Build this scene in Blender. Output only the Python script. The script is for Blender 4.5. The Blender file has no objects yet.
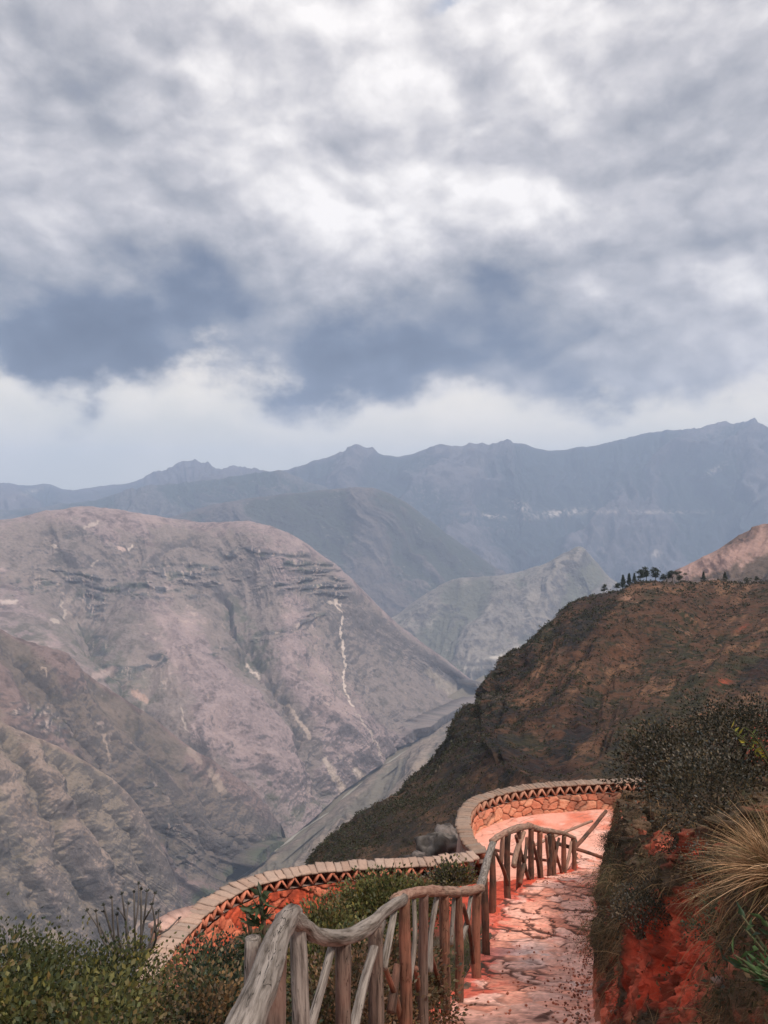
import bpy, math, random
import numpy as np

rng = np.random.default_rng(7)
random.seed(7)
F, CX, CY = 800.0, 384.0, 512.0
scene = bpy.context.scene
COL = scene.collection


def P(px, py, d):
    return np.array([(px - CX) / F * d, d, (CY - py) / F * d])


def proj(p):
    y = np.maximum(p[..., 1], 0.05)
    return CX + F * p[..., 0] / y, CY - F * p[..., 2] / y


# ------------------------------------------------------------------ noise
def _h(ix, iy, iz, seed):
    n = (ix.astype(np.int64) * 374761393 + iy.astype(np.int64) * 668265263 + iz.astype(np.int64) * 2147483647 + seed * 1274126177) & 0xFFFFFFFF
    n = ((n ^ (n >> 13)) * 1274126177) & 0xFFFFFFFF
    n = ((n ^ (n >> 16)) * 2246822519) & 0xFFFFFFFF
    n = n ^ (n >> 15)
    return (n & 0xFFFF) / 65535.0


def vn(x, y, z=None, seed=0):
    x = np.asarray(x, float); y = np.asarray(y, float) + 0 * x
    z = np.zeros_like(x) if z is None else np.asarray(z, float) + 0 * x
    ix, iy, iz = np.floor(x), np.floor(y), np.floor(z)
    fx, fy, fz = x - ix, y - iy, z - iz
    fx = fx * fx * fx * (fx * (fx * 6 - 15) + 10); fy = fy * fy * fy * (fy * (fy * 6 - 15) + 10); fz = fz * fz * (3 - 2 * fz)
    r = 0
    flat = not np.any(z)
    for dz in ((0,) if flat else (0, 1)):
        wz = 1 if flat else (fz if dz else 1 - fz)
        for dy in (0, 1):
            wy = fy if dy else 1 - fy
            for dx in (0, 1):
                wx = fx if dx else 1 - fx
                r = r + _h(ix + dx, iy + dy, iz + dz, seed) * wx * wy * wz
    return r * 2 - 1


def fbm(x, y, z=None, o=5, seed=0, g=0.5, l=2.03):
    r, a, t = 0, 1.0, 0
    for i in range(o):
        k = l ** i
        r = r + a * vn(x * k + 17.3 * i, y * k + 5.1 * i, None if z is None else z * k + 3.7 * i, seed + i)
        t += a; a *= g
    return r / t * 1.6


def ridged(x, y, o=4, seed=0, g=0.5, l=2.07):
    r, a, t = 0, 1.0, 0
    for i in range(o):
        k = l ** i
        r = r + a * (1 - 2.2 * (np.sqrt(vn(x * k + 9.1 * i, y * k * .8 + 4.3 * i, None, seed + i) ** 2 + .012) - .06))
        t += a; a *= g
    return r / t


def sst(a, b, x):
    t = np.clip((x - a) / (b - a), 0, 1)
    return t * t * (3 - 2 * t)


def voro(x, y, seed=0, jit=0.9):
    ix, iy = np.floor(x), np.floor(y)
    f1 = np.full(x.shape, 9.0); f2 = np.full(x.shape, 9.0); cid = np.zeros(x.shape)
    for dx in (-1, 0, 1):
        for dy in (-1, 0, 1):
            cx, cy = ix + dx, iy + dy
            z0 = np.zeros_like(cx)
            jx = cx + .5 + jit * (_h(cx, cy, z0, seed) - .5); jy = cy + .5 + jit * (_h(cx, cy, z0 + 1, seed) - .5)
            d = np.hypot(x - jx, y - jy)
            m = d < f1
            f2 = np.where(m, f1, np.minimum(f2, d)); cid = np.where(m, _h(cx, cy, z0 + 2, seed), cid); f1 = np.where(m, d, f1)
    return f1, f2, cid


def catmull(C, n, pos=None):
    """resample control points C (K,...) to n, uniform in control index (or positions pos)"""
    C = np.asarray(C, float); K = len(C)
    if pos is None:
        t = np.linspace(0, K - 1, n)
    else:
        t = np.interp(np.linspace(0, 1, n), pos, np.arange(K))
    i = np.clip(np.floor(t).astype(int), 0, K - 2); f = t - i
    f = f.reshape((-1,) + (1,) * (C.ndim - 1))
    p0, p1, p2, p3 = C[np.clip(i - 1, 0, K - 1)], C[i], C[i + 1], C[np.clip(i + 2, 0, K - 1)]
    m1, m2 = (p2 - p0) / 2, (p3 - p1) / 2
    return (2 * f ** 3 - 3 * f ** 2 + 1) * p1 + (f ** 3 - 2 * f ** 2 + f) * m1 + (-2 * f ** 3 + 3 * f ** 2) * p2 + (f ** 3 - f ** 2) * m2


def segdist(px, py, pts):
    best = np.full(px.shape, 1e9)
    for a, b in zip(pts[:-1], pts[1:]):
        ax, ay = a; bx, by = b
        t = np.clip(((px - ax) * (bx - ax) + (py - ay) * (by - ay)) / ((bx - ax) ** 2 + (by - ay) ** 2 + 1e-9), 0, 1)
        best = np.minimum(best, np.hypot(px - ax - t * (bx - ax), py - ay - t * (by - ay)))
    return best


def blob(px, py, cx, cy, rx, ry, a=0):
    c, s = math.cos(math.radians(a)), math.sin(math.radians(a))
    dx, dy = px - cx, py - cy
    return np.exp(-((dx * c + dy * s) / rx) ** 2 - ((-dx * s + dy * c) / ry) ** 2)


def C3(r, g, b):
    return np.array([r, g, b], float)


def mixc(a, b, t):
    return a + (b - a) * t[..., None]


# ------------------------------------------------------------------ mesh helpers
def mesh_obj(name, verts, faces, mat, parent=None, color=None, smooth=True, wc=None):
    verts = np.ascontiguousarray(np.asarray(verts, np.float32).reshape(-1, 3))
    faces = np.ascontiguousarray(np.asarray(faces, np.int32))
    me = bpy.data.meshes.new(name)
    k = faces.shape[1]
    me.vertices.add(len(verts)); me.vertices.foreach_set('co', verts.ravel())
    me.loops.add(faces.size); me.loops.foreach_set('vertex_index', faces.ravel())
    me.polygons.add(len(faces))
    me.polygons.foreach_set('loop_start', np.arange(0, faces.size, k, dtype=np.int32))
    me.polygons.foreach_set('loop_total', np.full(len(faces), k, np.int32))
    if smooth:
        me.polygons.foreach_set('use_smooth', np.ones(len(faces), bool))
    me.update(calc_edges=True)
    if color is not None:
        at = me.attributes.new('Col', 'FLOAT_COLOR', 'POINT')
        c = np.ones((len(verts), 4), np.float32); c[:, :3] = np.asarray(color).reshape(-1, 3)
        at.data.foreach_set('color', c.ravel())
    if wc is not None:
        at = me.attributes.new('wc', 'FLOAT_VECTOR', 'POINT')
        at.data.foreach_set('vector', np.ascontiguousarray(np.asarray(wc, np.float32)).ravel())
    me.materials.append(mat)
    ob = bpy.data.objects.new(name, me); COL.objects.link(ob)
    if parent is not None:
        ob.parent = parent
        ob.matrix_parent_inverse = parent.matrix_world.inverted()
    return ob


def empty(name, loc):
    o = bpy.data.objects.new(name, None); COL.objects.link(o)
    o.location = [float(v) for v in loc]
    o.empty_display_size = .2
    bpy.context.view_layer.update()
    return o


def tag(o, label=None, cat=None, group=None, kind=None):
    if label: o['label'] = label
    if cat: o['category'] = cat
    if group: o['group'] = group
    if kind: o['kind'] = kind
    return o


def grid_faces(nv, nu, flip=False):
    i = np.arange(nv * nu).reshape(nv, nu)
    f = np.stack([i[:-1, :-1], i[:-1, 1:], i[1:, 1:], i[1:, :-1]], -1).reshape(-1, 4)
    return f[:, ::-1] if flip else f


class MB:
    """collects pieces into one mesh"""
    def __init__(s): s.v, s.f, s.c, s.w, s.n = [], [], [], [], 0
    def add(s, v, f, c=None, w=None):
        v = np.asarray(v, float).reshape(-1, 3); f = np.asarray(f, int)
        s.v.append(v); s.f.append(f + s.n); s.n += len(v)
        s.c.append(np.zeros((len(v), 3)) + (c if c is not None else 0.5))
        s.w.append(np.zeros((len(v), 3)) if w is None else w)
    def build(s, name, mat, parent=None, smooth=False):
        return mesh_obj(name, np.concatenate(s.v), np.concatenate(s.f), mat, parent, np.concatenate(s.c), smooth, np.concatenate(s.w))


def tube(pts, radii, sides=10, rough=0.06, seed=0, res=0.06):
    """gnarled log along a polyline; returns verts, quad faces, wood coords"""
    pts = np.asarray(pts, float); radii = np.asarray(radii, float)
    L = np.sum(np.linalg.norm(np.diff(pts, axis=0), axis=1))
    n = max(3, int(L / res))
    C = catmull(pts, n); r = np.interp(np.linspace(0, 1, n), np.linspace(0, 1, len(radii)), radii)
    T = np.gradient(C, axis=0); T /= np.linalg.norm(T, axis=1)[:, None] + 1e-9
    up = np.array([0, 0, 1.0]) if abs(T[0, 2]) < .8 else np.array([0, 1.0, 0])
    N = np.cross(T, up); N /= np.linalg.norm(N, axis=1)[:, None] + 1e-9
    B = np.cross(N, T)
    th = np.linspace(0, 2 * math.pi, sides, endpoint=False)
    s = np.linspace(0, L, n)[:, None]
    rr = r[:, None] * (1 + rough * (1.6 * fbm(np.cos(th)[None] * 1.3 + seed * 3.1 + 0 * s, np.sin(th)[None] * 1.3 + 0 * s, s * 3.0, 3, seed) + .9 * fbm(s * 7 + 0 * th, np.cos(th)[None] * 3 + seed + 0 * s, None, 2, seed + 5)))
    V = C[:, None] + rr[..., None] * (np.cos(th)[None, :, None] * N[:, None] + np.sin(th)[None, :, None] * B[:, None])
    w = np.stack([np.cos(th)[None] * r[:, None] + seed * .37, np.sin(th)[None] * r[:, None] + 0 * s, (s * .09) + 0 * th[None] + seed], -1)
    i = np.arange(n * sides).reshape(n, sides); j = np.roll(i, -1, 1)
    f = np.stack([i[:-1], j[:-1], j[1:], i[1:]], -1).reshape(-1, 4)
    V = V.reshape(-1, 3); w = w.reshape(-1, 3)
    # caps as quads fans
    caps = []
    extra = []; we = []
    for e, ring in ((0, i[0]), (1, i[-1])):
        c = len(V) + len(extra); extra.append(C[0 if e == 0 else -1] + (T[-1] if e else -T[0]) * r[-1 if e else 0] * .12); we.append(w[ring[0]] + .02)
        for k in range(0, sides, 2):
            q = [ring[k], ring[(k + 1) % sides], ring[(k + 2) % sides], c]
            caps.append(q if e == 1 else q[::-1])
    V = np.concatenate([V, np.array(extra)]); w = np.concatenate([w, np.array(we)])
    return V, np.concatenate([f, np.array(caps)]), w


def boxv(c, ax, ay, az):
    """box centre c, half axis vectors"""
    c, ax, ay, az = map(np.asarray, (c, ax, ay, az))
    v = [c + sx * ax + sy * ay + sz * az for sz in (-1, 1) for sy in (-1, 1) for sx in (-1, 1)]
    f = [[0, 2, 3, 1], [4, 5, 7, 6], [0, 1, 5, 4], [2, 6, 7, 3], [0, 4, 6, 2], [1, 3, 7, 5]]
    return np.array(v), np.array(f)


# ------------------------------------------------------------------ materials
class E:
    """tiny node expression helper"""
    def __init__(s, nt, sock): s.nt, s.s = nt, sock
    def _m(s, op, *o):
        n = s.nt.nodes.new('ShaderNodeMath'); n.operation = op
        for k, a in enumerate((s,) + o):
            if isinstance(a, E): s.nt.links.new(a.s, n.inputs[k])
            else: n.inputs[k].default_value = float(a)
        return E(s.nt, n.outputs[0])
    def __add__(s, o): return s._m('ADD', o)
    def __radd__(s, o): return s._m('ADD', o)
    def __sub__(s, o): return s._m('SUBTRACT', o)
    def __rsub__(s, o): return (s * -1) + o
    def __mul__(s, o): return s._m('MULTIPLY', o)
    def __rmul__(s, o): return s._m('MULTIPLY', o)
    def __truediv__(s, o): return s._m('DIVIDE', o)
    def exp(s): return s._m('EXPONENT')
    def mx(s, o): return s._m('MAXIMUM', o)
    def mn(s, o): return s._m('MINIMUM', o)
    def pw(s, o): return s._m('POWER', o)
    def ss(s, a, b):
        n = s.nt.nodes.new('ShaderNodeMapRange'); n.interpolation_type = 'SMOOTHSTEP'
        s.nt.links.new(s.s, n.inputs[0])
        for k, v in ((1, a), (2, b), (3, 0), (4, 1)): n.inputs[k].default_value = v
        return E(s.nt, n.outputs[0])


def noise_node(nt, vec, scale, detail=5, rough=.55, dist=0.0, dim='3D'):
    n = nt.nodes.new('ShaderNodeTexNoise'); n.noise_dimensions = dim
    n.inputs['Scale'].default_value = scale; n.inputs['Detail'].default_value = detail
    n.inputs['Roughness'].default_value = rough; n.inputs['Distortion'].default_value = dist
    if vec is not None: nt.links.new(vec, n.inputs['Vector'])
    return n


def mixrgb(nt, a, b, fac, mode='MIX'):
    n = nt.nodes.new('ShaderNodeMix'); n.data_type = 'RGBA'; n.blend_type = mode
    for idx, v in ((6, a), (7, b)):
        if hasattr(v, 'is_linked') or isinstance(v, bpy.types.NodeSocket): nt.links.new(v, n.inputs[idx])
        else: n.inputs[idx].default_value = (*v, 1)
    if isinstance(fac, E): nt.links.new(fac.s, n.inputs[0])
    elif isinstance(fac, bpy.types.NodeSocket): nt.links.new(fac, n.inputs[0])
    else: n.inputs[0].default_value = fac
    return n.outputs[2]


def surf_mat(name, scale=1.0, bump=0.3, dist=1.0, rough=.9, var=.35, scale2=None, spec=.25):
    """attribute colour x procedural variation + bump"""
    m = bpy.data.materials.new(name); m.use_nodes = True; nt = m.node_tree
    b = nt.nodes['Principled BSDF']; b.inputs['Roughness'].default_value = rough
    b.inputs['Specular IOR Level'].default_value = spec
    at = nt.nodes.new('ShaderNodeAttribute'); at.attribute_name = 'Col'
    tc = nt.nodes.new('ShaderNodeTexCoord')
    n = noise_node(nt, tc.outputs['Object'], scale, 7, .65)
    n2 = noise_node(nt, tc.outputs['Object'], scale2 or scale * 6, 5, .7)
    v = E(nt, n.outputs['Fac']) * .5 + E(nt, n2.outputs['Fac']) * .5
    v = (v - .5) * (var * 4) + 1.0
    cc = nt.nodes.new('ShaderNodeCombineColor')
    for k in range(3): nt.links.new(v.s, cc.inputs[k])
    col = mixrgb(nt, at.outputs['Color'], cc.outputs[0], 1.0, 'MULTIPLY')
    nt.links.new(col, b.inputs['Base Color'])
    bp = nt.nodes.new('ShaderNodeBump'); bp.inputs['Strength'].default_value = bump; bp.inputs['Distance'].default_value = dist
    nt.links.new(v.s, bp.inputs['Height']); nt.links.new(bp.outputs[0], b.inputs['Normal'])
    return m


def leaf_mat(name, trans=.3, rough=.55, spec=.3):
    m = bpy.data.materials.new(name); m.use_nodes = True; nt = m.node_tree
    b = nt.nodes['Principled BSDF']; b.inputs['Roughness'].default_value = rough; b.inputs['Specular IOR Level'].default_value = spec
    at = nt.nodes.new('ShaderNodeAttribute'); at.attribute_name = 'Col'
    nt.links.new(at.outputs['Color'], b.inputs['Base Color'])
    tr = nt.nodes.new('ShaderNodeBsdfTranslucent'); nt.links.new(at.outputs['Color'], tr.inputs['Color'])
    mx = nt.nodes.new('ShaderNodeMixShader'); mx.inputs[0].default_value = trans
    nt.links.new(b.outputs[0], mx.inputs[1]); nt.links.new(tr.outputs[0], mx.inputs[2])
    nt.links.new(mx.outputs[0], nt.nodes['Material Output'].inputs['Surface'])
    return m


def wood_mat(name, light, dark, stain=None, stain_amt=0.0):
    m = bpy.data.materials.new(name); m.use_nodes = True; nt = m.node_tree
    b = nt.nodes['Principled BSDF']; b.inputs['Roughness'].default_value = .85; b.inputs['Specular IOR Level'].default_value = .2
    at = nt.nodes.new('ShaderNodeAttribute'); at.attribute_name = 'wc'
    n = noise_node(nt, at.outputs['Vector'], 55, 5, .65, .3)
    n2 = noise_node(nt, at.outputs['Vector'], 14, 4, .6)
    tc = nt.nodes.new('ShaderNodeTexCoord')
    n3 = noise_node(nt, tc.outputs['Object'], 2.2, 4, .6)
    f = E(nt, n.outputs['Fac']).ss(.36, .62); g = E(nt, n2.outputs['Fac']).ss(.35, .65)
    ff = f * .75 + g * .25
    col = mixrgb(nt, dark, light, ff)
    col = mixrgb(nt, col, (dark[0] * .35, dark[1] * .35, dark[2] * .35), E(nt, n.outputs['Fac']).ss(.40, .30) * .9)
    n4 = noise_node(nt, at.outputs['Vector'], 42, 3, .5, .5)
    col = mixrgb(nt, col, (dark[0] * .18, dark[1] * .18, dark[2] * .18), (E(nt, n4.outputs['Fac']) - .5)._m('ABSOLUTE').ss(.013, .004) * E(nt, n2.outputs['Fac']).ss(.42, .56))
    if stain: col = mixrgb(nt, col, stain, E(nt, n3.outputs['Fac']).ss(.4, .62) * stain_amt)
    nt.links.new(col, b.inputs['Base Color'])
    bp = nt.nodes.new('ShaderNodeBump'); bp.inputs['Strength'].default_value = .8; bp.inputs['Distance'].default_value = .012
    nt.links.new(n.outputs['Fac'], bp.inputs['Height']); nt.links.new(bp.outputs[0], b.inputs['Normal'])
    return m


M_far = surf_mat('far_mountain', .004, .8, 60, .95, .30, .02)
M_mid = surf_mat('canyon_slope', .012, .7, 12, .95, .34, .08)
M_dark = surf_mat('scrub_slope', .12, .6, 1.2, .95, .34, .9)
M_soil = surf_mat('soil', 3.0, .8, .05, .9, .34, 22)
M_path = surf_mat('paving', 4.0, .7, .02, .85, .26, 30)
M_stone = surf_mat('masonry', 5.0, .8, .03, .85, .30, 28)
M_leaf = leaf_mat('leaf')
M_dry = leaf_mat('dry_grass', .25, .7, .2)
M_stem = surf_mat('stem', 12, .5, .01, .85, .25)
W_grey = wood_mat('weathered_wood', (.32, .27, .235), (.085, .065, .055))
W_pale = wood_mat('pale_rail_wood', (.31, .26, .225), (.10, .078, .062))
W_brown = wood_mat('brown_wood', (.11, .07, .052), (.035, .022, .017), (.45, .15, .09), .3)
W_red = wood_mat('red_dusted_wood', (.22, .115, .075), (.07, .033, .023), (.45, .16, .10), .4)
W_tan = wood_mat('tan_rail_wood', (.38, .25, .185), (.14, .08, .055), (.45, .2, .14), .25)

# ------------------------------------------------------------------ mountains
def mountain(name, rows, nu, nv, vpos, amp, spurs, iso, colf, mat, seed, cliff=None, crest_keep=.12, sk=0.0, near=None, gul=(), gg=.45, ang=60, wl=60, asp=3.0, keep_m=.16, cj=1.2):
    R = np.array([[P(*p) for p in r] for r in rows])
    A = catmull(R.transpose(1, 0, 2), nu).transpose(1, 0, 2)          # along u
    S = catmull(A, nv, vpos)                                          # down v
    u = np.linspace(0, 1, nu)[None] + np.zeros((nv, 1)); v = np.linspace(0, 1, nv)[:, None] + np.zeros((1, nu))
    du = np.gradient(S, axis=1); dv = np.gradient(S, axis=0)
    N = np.cross(du, dv); N /= np.linalg.norm(N, axis=-1)[..., None] + 1e-9
    N *= np.sign(N[..., 2:3] + 1e-6)
    vc = vpos[1]
    m = crest_keep + (1 - crest_keep) * sst(0, keep_m, np.abs(v - vc))
    wx = fbm(u * 5, v * 3, None, 4, seed + 40) * .35
    sx, sy = proj(S); ca_, sa_ = math.cos(math.radians(ang)), math.sin(math.radians(ang))
    wl_ = wl * (1 + 0 * u)
    uu = (sx * sa_ - sy * ca_) / wl; ll = (sx * ca_ + sy * sa_) / (wl * asp)
    wx = fbm(uu * .45, ll * 1.4, None, 4, seed + 40) * .4
    if near: m = m * np.clip(S[..., 1] / near, .08, 1)
    jr = np.exp(-np.abs(v - vc) / .06)
    S = S + np.array([0, 0, 1.0]) * (jr * cj * S[..., 1] / F * fbm(sx / 16 + 3, sx * 0, None, 5, seed + 60, .55))[..., None]
    d = amp * m * (ridged(uu + wx, ll + wx * .8, 6, seed, gg) - .45)
    x, y, z = S[..., 0], S[..., 1], S[..., 2]
    for pts, wpx, am in gul:
        gx_ = sx + 7 * fbm(sx / 22, sy / 22, None, 4, seed + 31); gy_ = sy + 7 * fbm(sx / 22 + 9, sy / 22, None, 4, seed + 32)
        gd = segdist(gx_, gy_, pts) / wpx
        d = d + am * (np.exp(-gd * 1.6) if am < 0 else np.exp(-gd ** 2)) * sst(0, .1, np.abs(v - vc))
    d = d + iso * m * fbm(x / (iso * 9), y / (iso * 9), z / (iso * 9), 6, seed + 9, .62)
    Q = S + N * d[..., None]
    px, py = proj(Q)
    info = dict(u=u, v=v, d=d, px=px, py=py, spur=uu + wx, ll=ll)
    if cliff is not None:
        cm, T, ca = cliff(info, Q)
        zz = Q[..., 2] / T + .8 * fbm(px / 60, py / 60, None, 4, seed + 77)
        fr = zz - np.floor(zz)
        out = sst(.1, .35, fr) * (1 - sst(.75, 1, fr))
        jag = fbm(px / 9, zz * .9, None, 4, seed + 90, .6)
        Q = Q + (N * np.array([1, 1, .2])) * (cm * ca * (out + .5 * jag))[..., None]
        info['cm'] = cm; info['fr'] = fr
    gu = np.gradient(Q, axis=1); gv = np.gradient(Q, axis=0)
    n = np.cross(gu, gv); n /= np.linalg.norm(n, axis=-1)[..., None] + 1e-9
    info['steep'] = 1 - np.abs(n[..., 2])
    info['Q'] = Q
    col = colf(info, seed)
    o = mesh_obj(name, Q, grid_faces(nv, nu), mat, color=np.clip(col, .01, .9))
    tag(o, kind='structure')
    return o, Q, info


def col_canyon(base, green, rock, scree, gfac=1.0, extra=None):
    def f(i, seed):
        Q = i['Q']; x, y, z = Q[..., 0] / 100, Q[..., 1] / 100, Q[..., 2] / 100
        n1 = fbm(x * .5, y * .5, z * .5, 5, seed + 200); n2 = fbm(x * 2, y * 2, z * 2, 5, seed + 210, .6)
        st = fbm(i['spur'] * 3.2, i['ll'] * 3.2, None, 5, seed + 220, .62)
        c = np.zeros(Q.shape) + base
        c = mixc(c, base * .52, sst(-.1, .6, n2 + .3 * n1))
        n4 = fbm(x * 9, y * 9, z * 9, 4, seed + 250, .7)
        c = mixc(c, base * .45, sst(.15, .6, n4) * .4)
        c = mixc(c, base * 1.45, sst(.15, .6, -n4 + .3 * st) * .35)
        c = mixc(c, base * np.array([1.22, 1.2, 1.16]), sst(.05, .9, .6 * n1 + .8 * st))
        gully = sst(-.1, -.65, i['d'] / (np.std(i['d']) * 1.6 + 1e-6) + .5 * n2)
        c = mixc(c, np.zeros(3) + green, np.clip(gully * gfac, 0, 1))
        rk = sst(.42, .62, i['steep'] + .12 * n2 + .05 * st)
        c = mixc(c, np.zeros(3) + rock, rk * .6)
        c = mixc(c, np.zeros(3) + scree, sst(.85, 1.15, n2 + .55 * st) * .4)
        if 'cm' in i:
            cm = i['cm']
            vs = fbm(i['px'] / 3.5, i['fr'] * 1.5 + z * .3, None, 4, seed + 230, .7)
            rc = mixc(np.zeros(Q.shape) + rock, np.zeros(3) + scree, sst(.15, .6, vs) * .8)
            rc = mixc(rc, np.zeros(3) + green, sst(.0, .7, fbm(i['px'] / 9, i['py'] / 5, None, 4, seed + 240)) * .55)
            c = mixc(c, rc, np.clip(cm * sst(-.35, .25, n2 + .9 * (i['fr'] < .6) - .3), 0, 1))
        if extra: c = extra(i, c, n2)
        return c
    return f


base_br = C3(.225, .168, .150); green_dk = C3(.075, .085, .05); rock_dk = C3(.085, .080, .085); scree_c = C3(.50, .38, .32)

# far skyline range
sky_pts = [(-260, 500), (-120, 492), (0, 488), (45, 484), (75, 490), (150, 478), (200, 471), (250, 474), (285, 471), (350, 454), (400, 458), (430, 452), (480, 449),
           (520, 446), (550, 452), (600, 446), (650, 433), (700, 434), (745, 428), (775, 432), (850, 425), (1000, 440), (1150, 450)]
K = len(sky_pts)
back = [(p[0], 560, 24000) for p in sky_pts]
crest = [(p[0], p[1], 17500 if p[0] > 260 else 20000) for p in sky_pts]
mid = [(p[0] - 20 * math.sin(k), p[1] + 45 + 10 * math.sin(k * 1.7), 14500) for k, p in enumerate(sky_pts)]
foot = [(p[0] - 10, 640, 11500) for p in sky_pts]
def ex_far(i, c, n2):
    px, py = i['px'], i['py']
    for (a, b, rx, ry) in ((345, 170 + 0, 1, 1),): pass
    s = blob(px, py, 335 + 384 - 384 + 220, 515, 60, 5, 3) * .0
    for (cx, cy, rx, ry, ang, k) in ((560, 513, 28, 3, -6, 1.0), (520, 506, 10, 4, 20, .9), (640, 512, 50, 1.6, 0, .8), (490, 516, 25, 2, 5, .8), (715, 470, 12, 2.5, -30, .7), (657, 553, 6, 4, -40, .8), (30, 492, 14, 3, -20, .6), (480, 461, 5, 4, -60, .5)):
        s = s + blob(px, py, cx, cy, rx, ry, ang) * k * sst(-.2, .5, n2)
    return mixc(c, C3(.6, .5, .42), np.clip(s, 0, 1))
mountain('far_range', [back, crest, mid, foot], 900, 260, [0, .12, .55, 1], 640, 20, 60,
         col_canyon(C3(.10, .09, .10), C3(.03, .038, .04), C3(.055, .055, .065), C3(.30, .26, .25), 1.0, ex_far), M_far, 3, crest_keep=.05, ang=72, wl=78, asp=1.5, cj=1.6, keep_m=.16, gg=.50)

# darker left range in front of it
e2 = [(-260, 530), (-120, 520), (-30, 514), (60, 506), (130, 493), (175, 486), (215, 482), (262, 473), (300, 484), (350, 500), (430, 525), (520, 560)]
mountain('foothill_range', [[(p[0], 560, 17000) for p in e2], [(p[0], p[1] - 1, 14500) for p in e2], [(p[0] + 8, p[1] + 30, 12800) for p in e2], [(p[0], 640, 11500) for p in e2]],
         620, 180, [0, .15, .55, 1], 220, 14, 50, col_canyon(C3(.10, .092, .09), C3(.035, .045, .038), rock_dk, C3(.35, .31, .27)), M_far, 5, ang=60, wl=40, asp=1.5, cj=3, gg=.55)

# rounded blue mountain, centre left
dm = [(120, 540), (180, 515), (225, 504), (260, 497), (300, 493), (345, 489.5), (378, 491), (405, 503), (440, 528), (475, 553), (500, 571), (540, 596), (600, 625)]
mountain('rounded_mountain', [[(p[0] + 10, 600, 12500) for p in dm], [(p[0], p[1], 10500) for p in dm], [(p[0] + 30, 560 + (p[1] - 490) * .5, 9600) for p in dm], [(p[0] + 40, 660, 8600) for p in dm]],
         520, 240, [0, .14, .55, 1], 150, 8, 35, col_canyon(C3(.12, .10, .095), C3(.06, .065, .055), rock_dk, C3(.3, .26, .23)), M_far, 11, crest_keep=.06, ang=50, wl=55, asp=2)

# paler rounded hills in the middle of the canyon
fm = [(330, 660), (370, 632), (403, 610), (430, 591), (455, 579), (490, 576), (510, 574), (540, 566), (566, 553), (580, 547), (596, 560), (618, 585), (660, 600), (720, 610), (800, 620)]
def ex_pale(i, c, n2):
    px, py = i['px'], i['py']
    s = blob(px, py, 500, 657, 34, 2.5, -8) + blob(px, py, 478, 668, 22, 2, -4) + blob(px, py, 520, 648, 18, 2, -20) + blob(px, py, 432, 620, 4, 10, 20) * .6
    return mixc(c, C3(.55, .48, .40), np.clip(s * sst(-.3, .3, n2) * .8, 0, 1))
mountain('pale_hills', [[(p[0] + 10, 650, 9000) for p in fm], [(p[0], p[1], 8000) for p in fm], [(p[0] + 16, p[1] + (700 - p[1]) * .42, 7200) for p in fm], [(p[0] + 6, 712, 6300) for p in fm]],
         620, 260, [0, .12, .5, 1], 150, 7, 30, col_canyon(C3(.22, .19, .165), C3(.12, .12, .09), rock_dk * 1.3, C3(.45, .38, .32), .8, ex_pale), M_far, 15, crest_keep=.08, ang=125, wl=45, asp=2, gg=.4)

# big left massif with cliff bands
a_cr = [(-260, 560, 4200), (-120, 530, 4500), (0, 519, 4800), (78, 506.5, 5000), (140, 513, 5100), (200, 521, 5150), (255, 522, 5100), (300, 540, 5100), (345, 572, 5150), (400, 625, 5350), (440, 655, 5500), (482, 690, 5700)]
a_m1 = [(-230, 660, 3600), (-90, 610, 3950), (40, 590, 4250), (110, 600, 4350), (175, 612, 4400), (235, 610, 4450), (288, 612, 4500), (328, 630, 4600), (368, 655, 4750), (410, 672, 5000), (446, 685, 5250), (483, 692.5, 5650)]
a_m2 = [(-150, 800, 3000), (-10, 740, 3200), (110, 720, 3350), (180, 715, 3480), (235, 720, 3600), (285, 715, 3750), (325, 715, 3900), (355, 715, 4100), (388, 718, 4350), (425, 712, 4650), (455, 703, 5000), (484, 694, 5600)]
a_ft = [(0, 950, 2900), (90, 900, 2950), (180, 870, 3000), (240, 850, 3050), (280, 843, 3120), (300, 830, 3250), (325, 808, 3480), (352, 785, 3770), (385, 758, 4180), (425, 730, 4700), (456, 712, 5150), (485, 695, 5590)]
a_bk = [(p[0], p[1] + 60, p[2] + 1200) for p in a_cr]
def cl_A(i, Q):
    px, py = i['px'], i['py']
    w = 8 * fbm(px / 25, py / 25, None, 3, 61)
    m = sst(9, 4, np.abs(py - (594 + .06 * (px) - 14 * np.exp(-((px - 60) / 60.) ** 2)) + w) / 2.2) * sst(150, 110, px)
    m = m + sst(26, 10, segdist(px, py + w, [(150, 588), (200, 580), (240, 570), (300, 578), (330, 590)]))
    m = m + sst(14, 6, segdist(px, py + w, [(95, 600), (100, 670), (140, 672), (165, 664)]))
    m = m + sst(10, 4, segdist(px, py + w, [(185, 662), (225, 656)])) + sst(9, 3, segdist(px, py + w, [(235, 648), (280, 630), (320, 612)])) * .8
    return np.clip(m, 0, 1) * sst(-.35, .25, fbm(px / 30, py / 12, None, 5, 66, .6)), 62.0, 26.0
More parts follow.
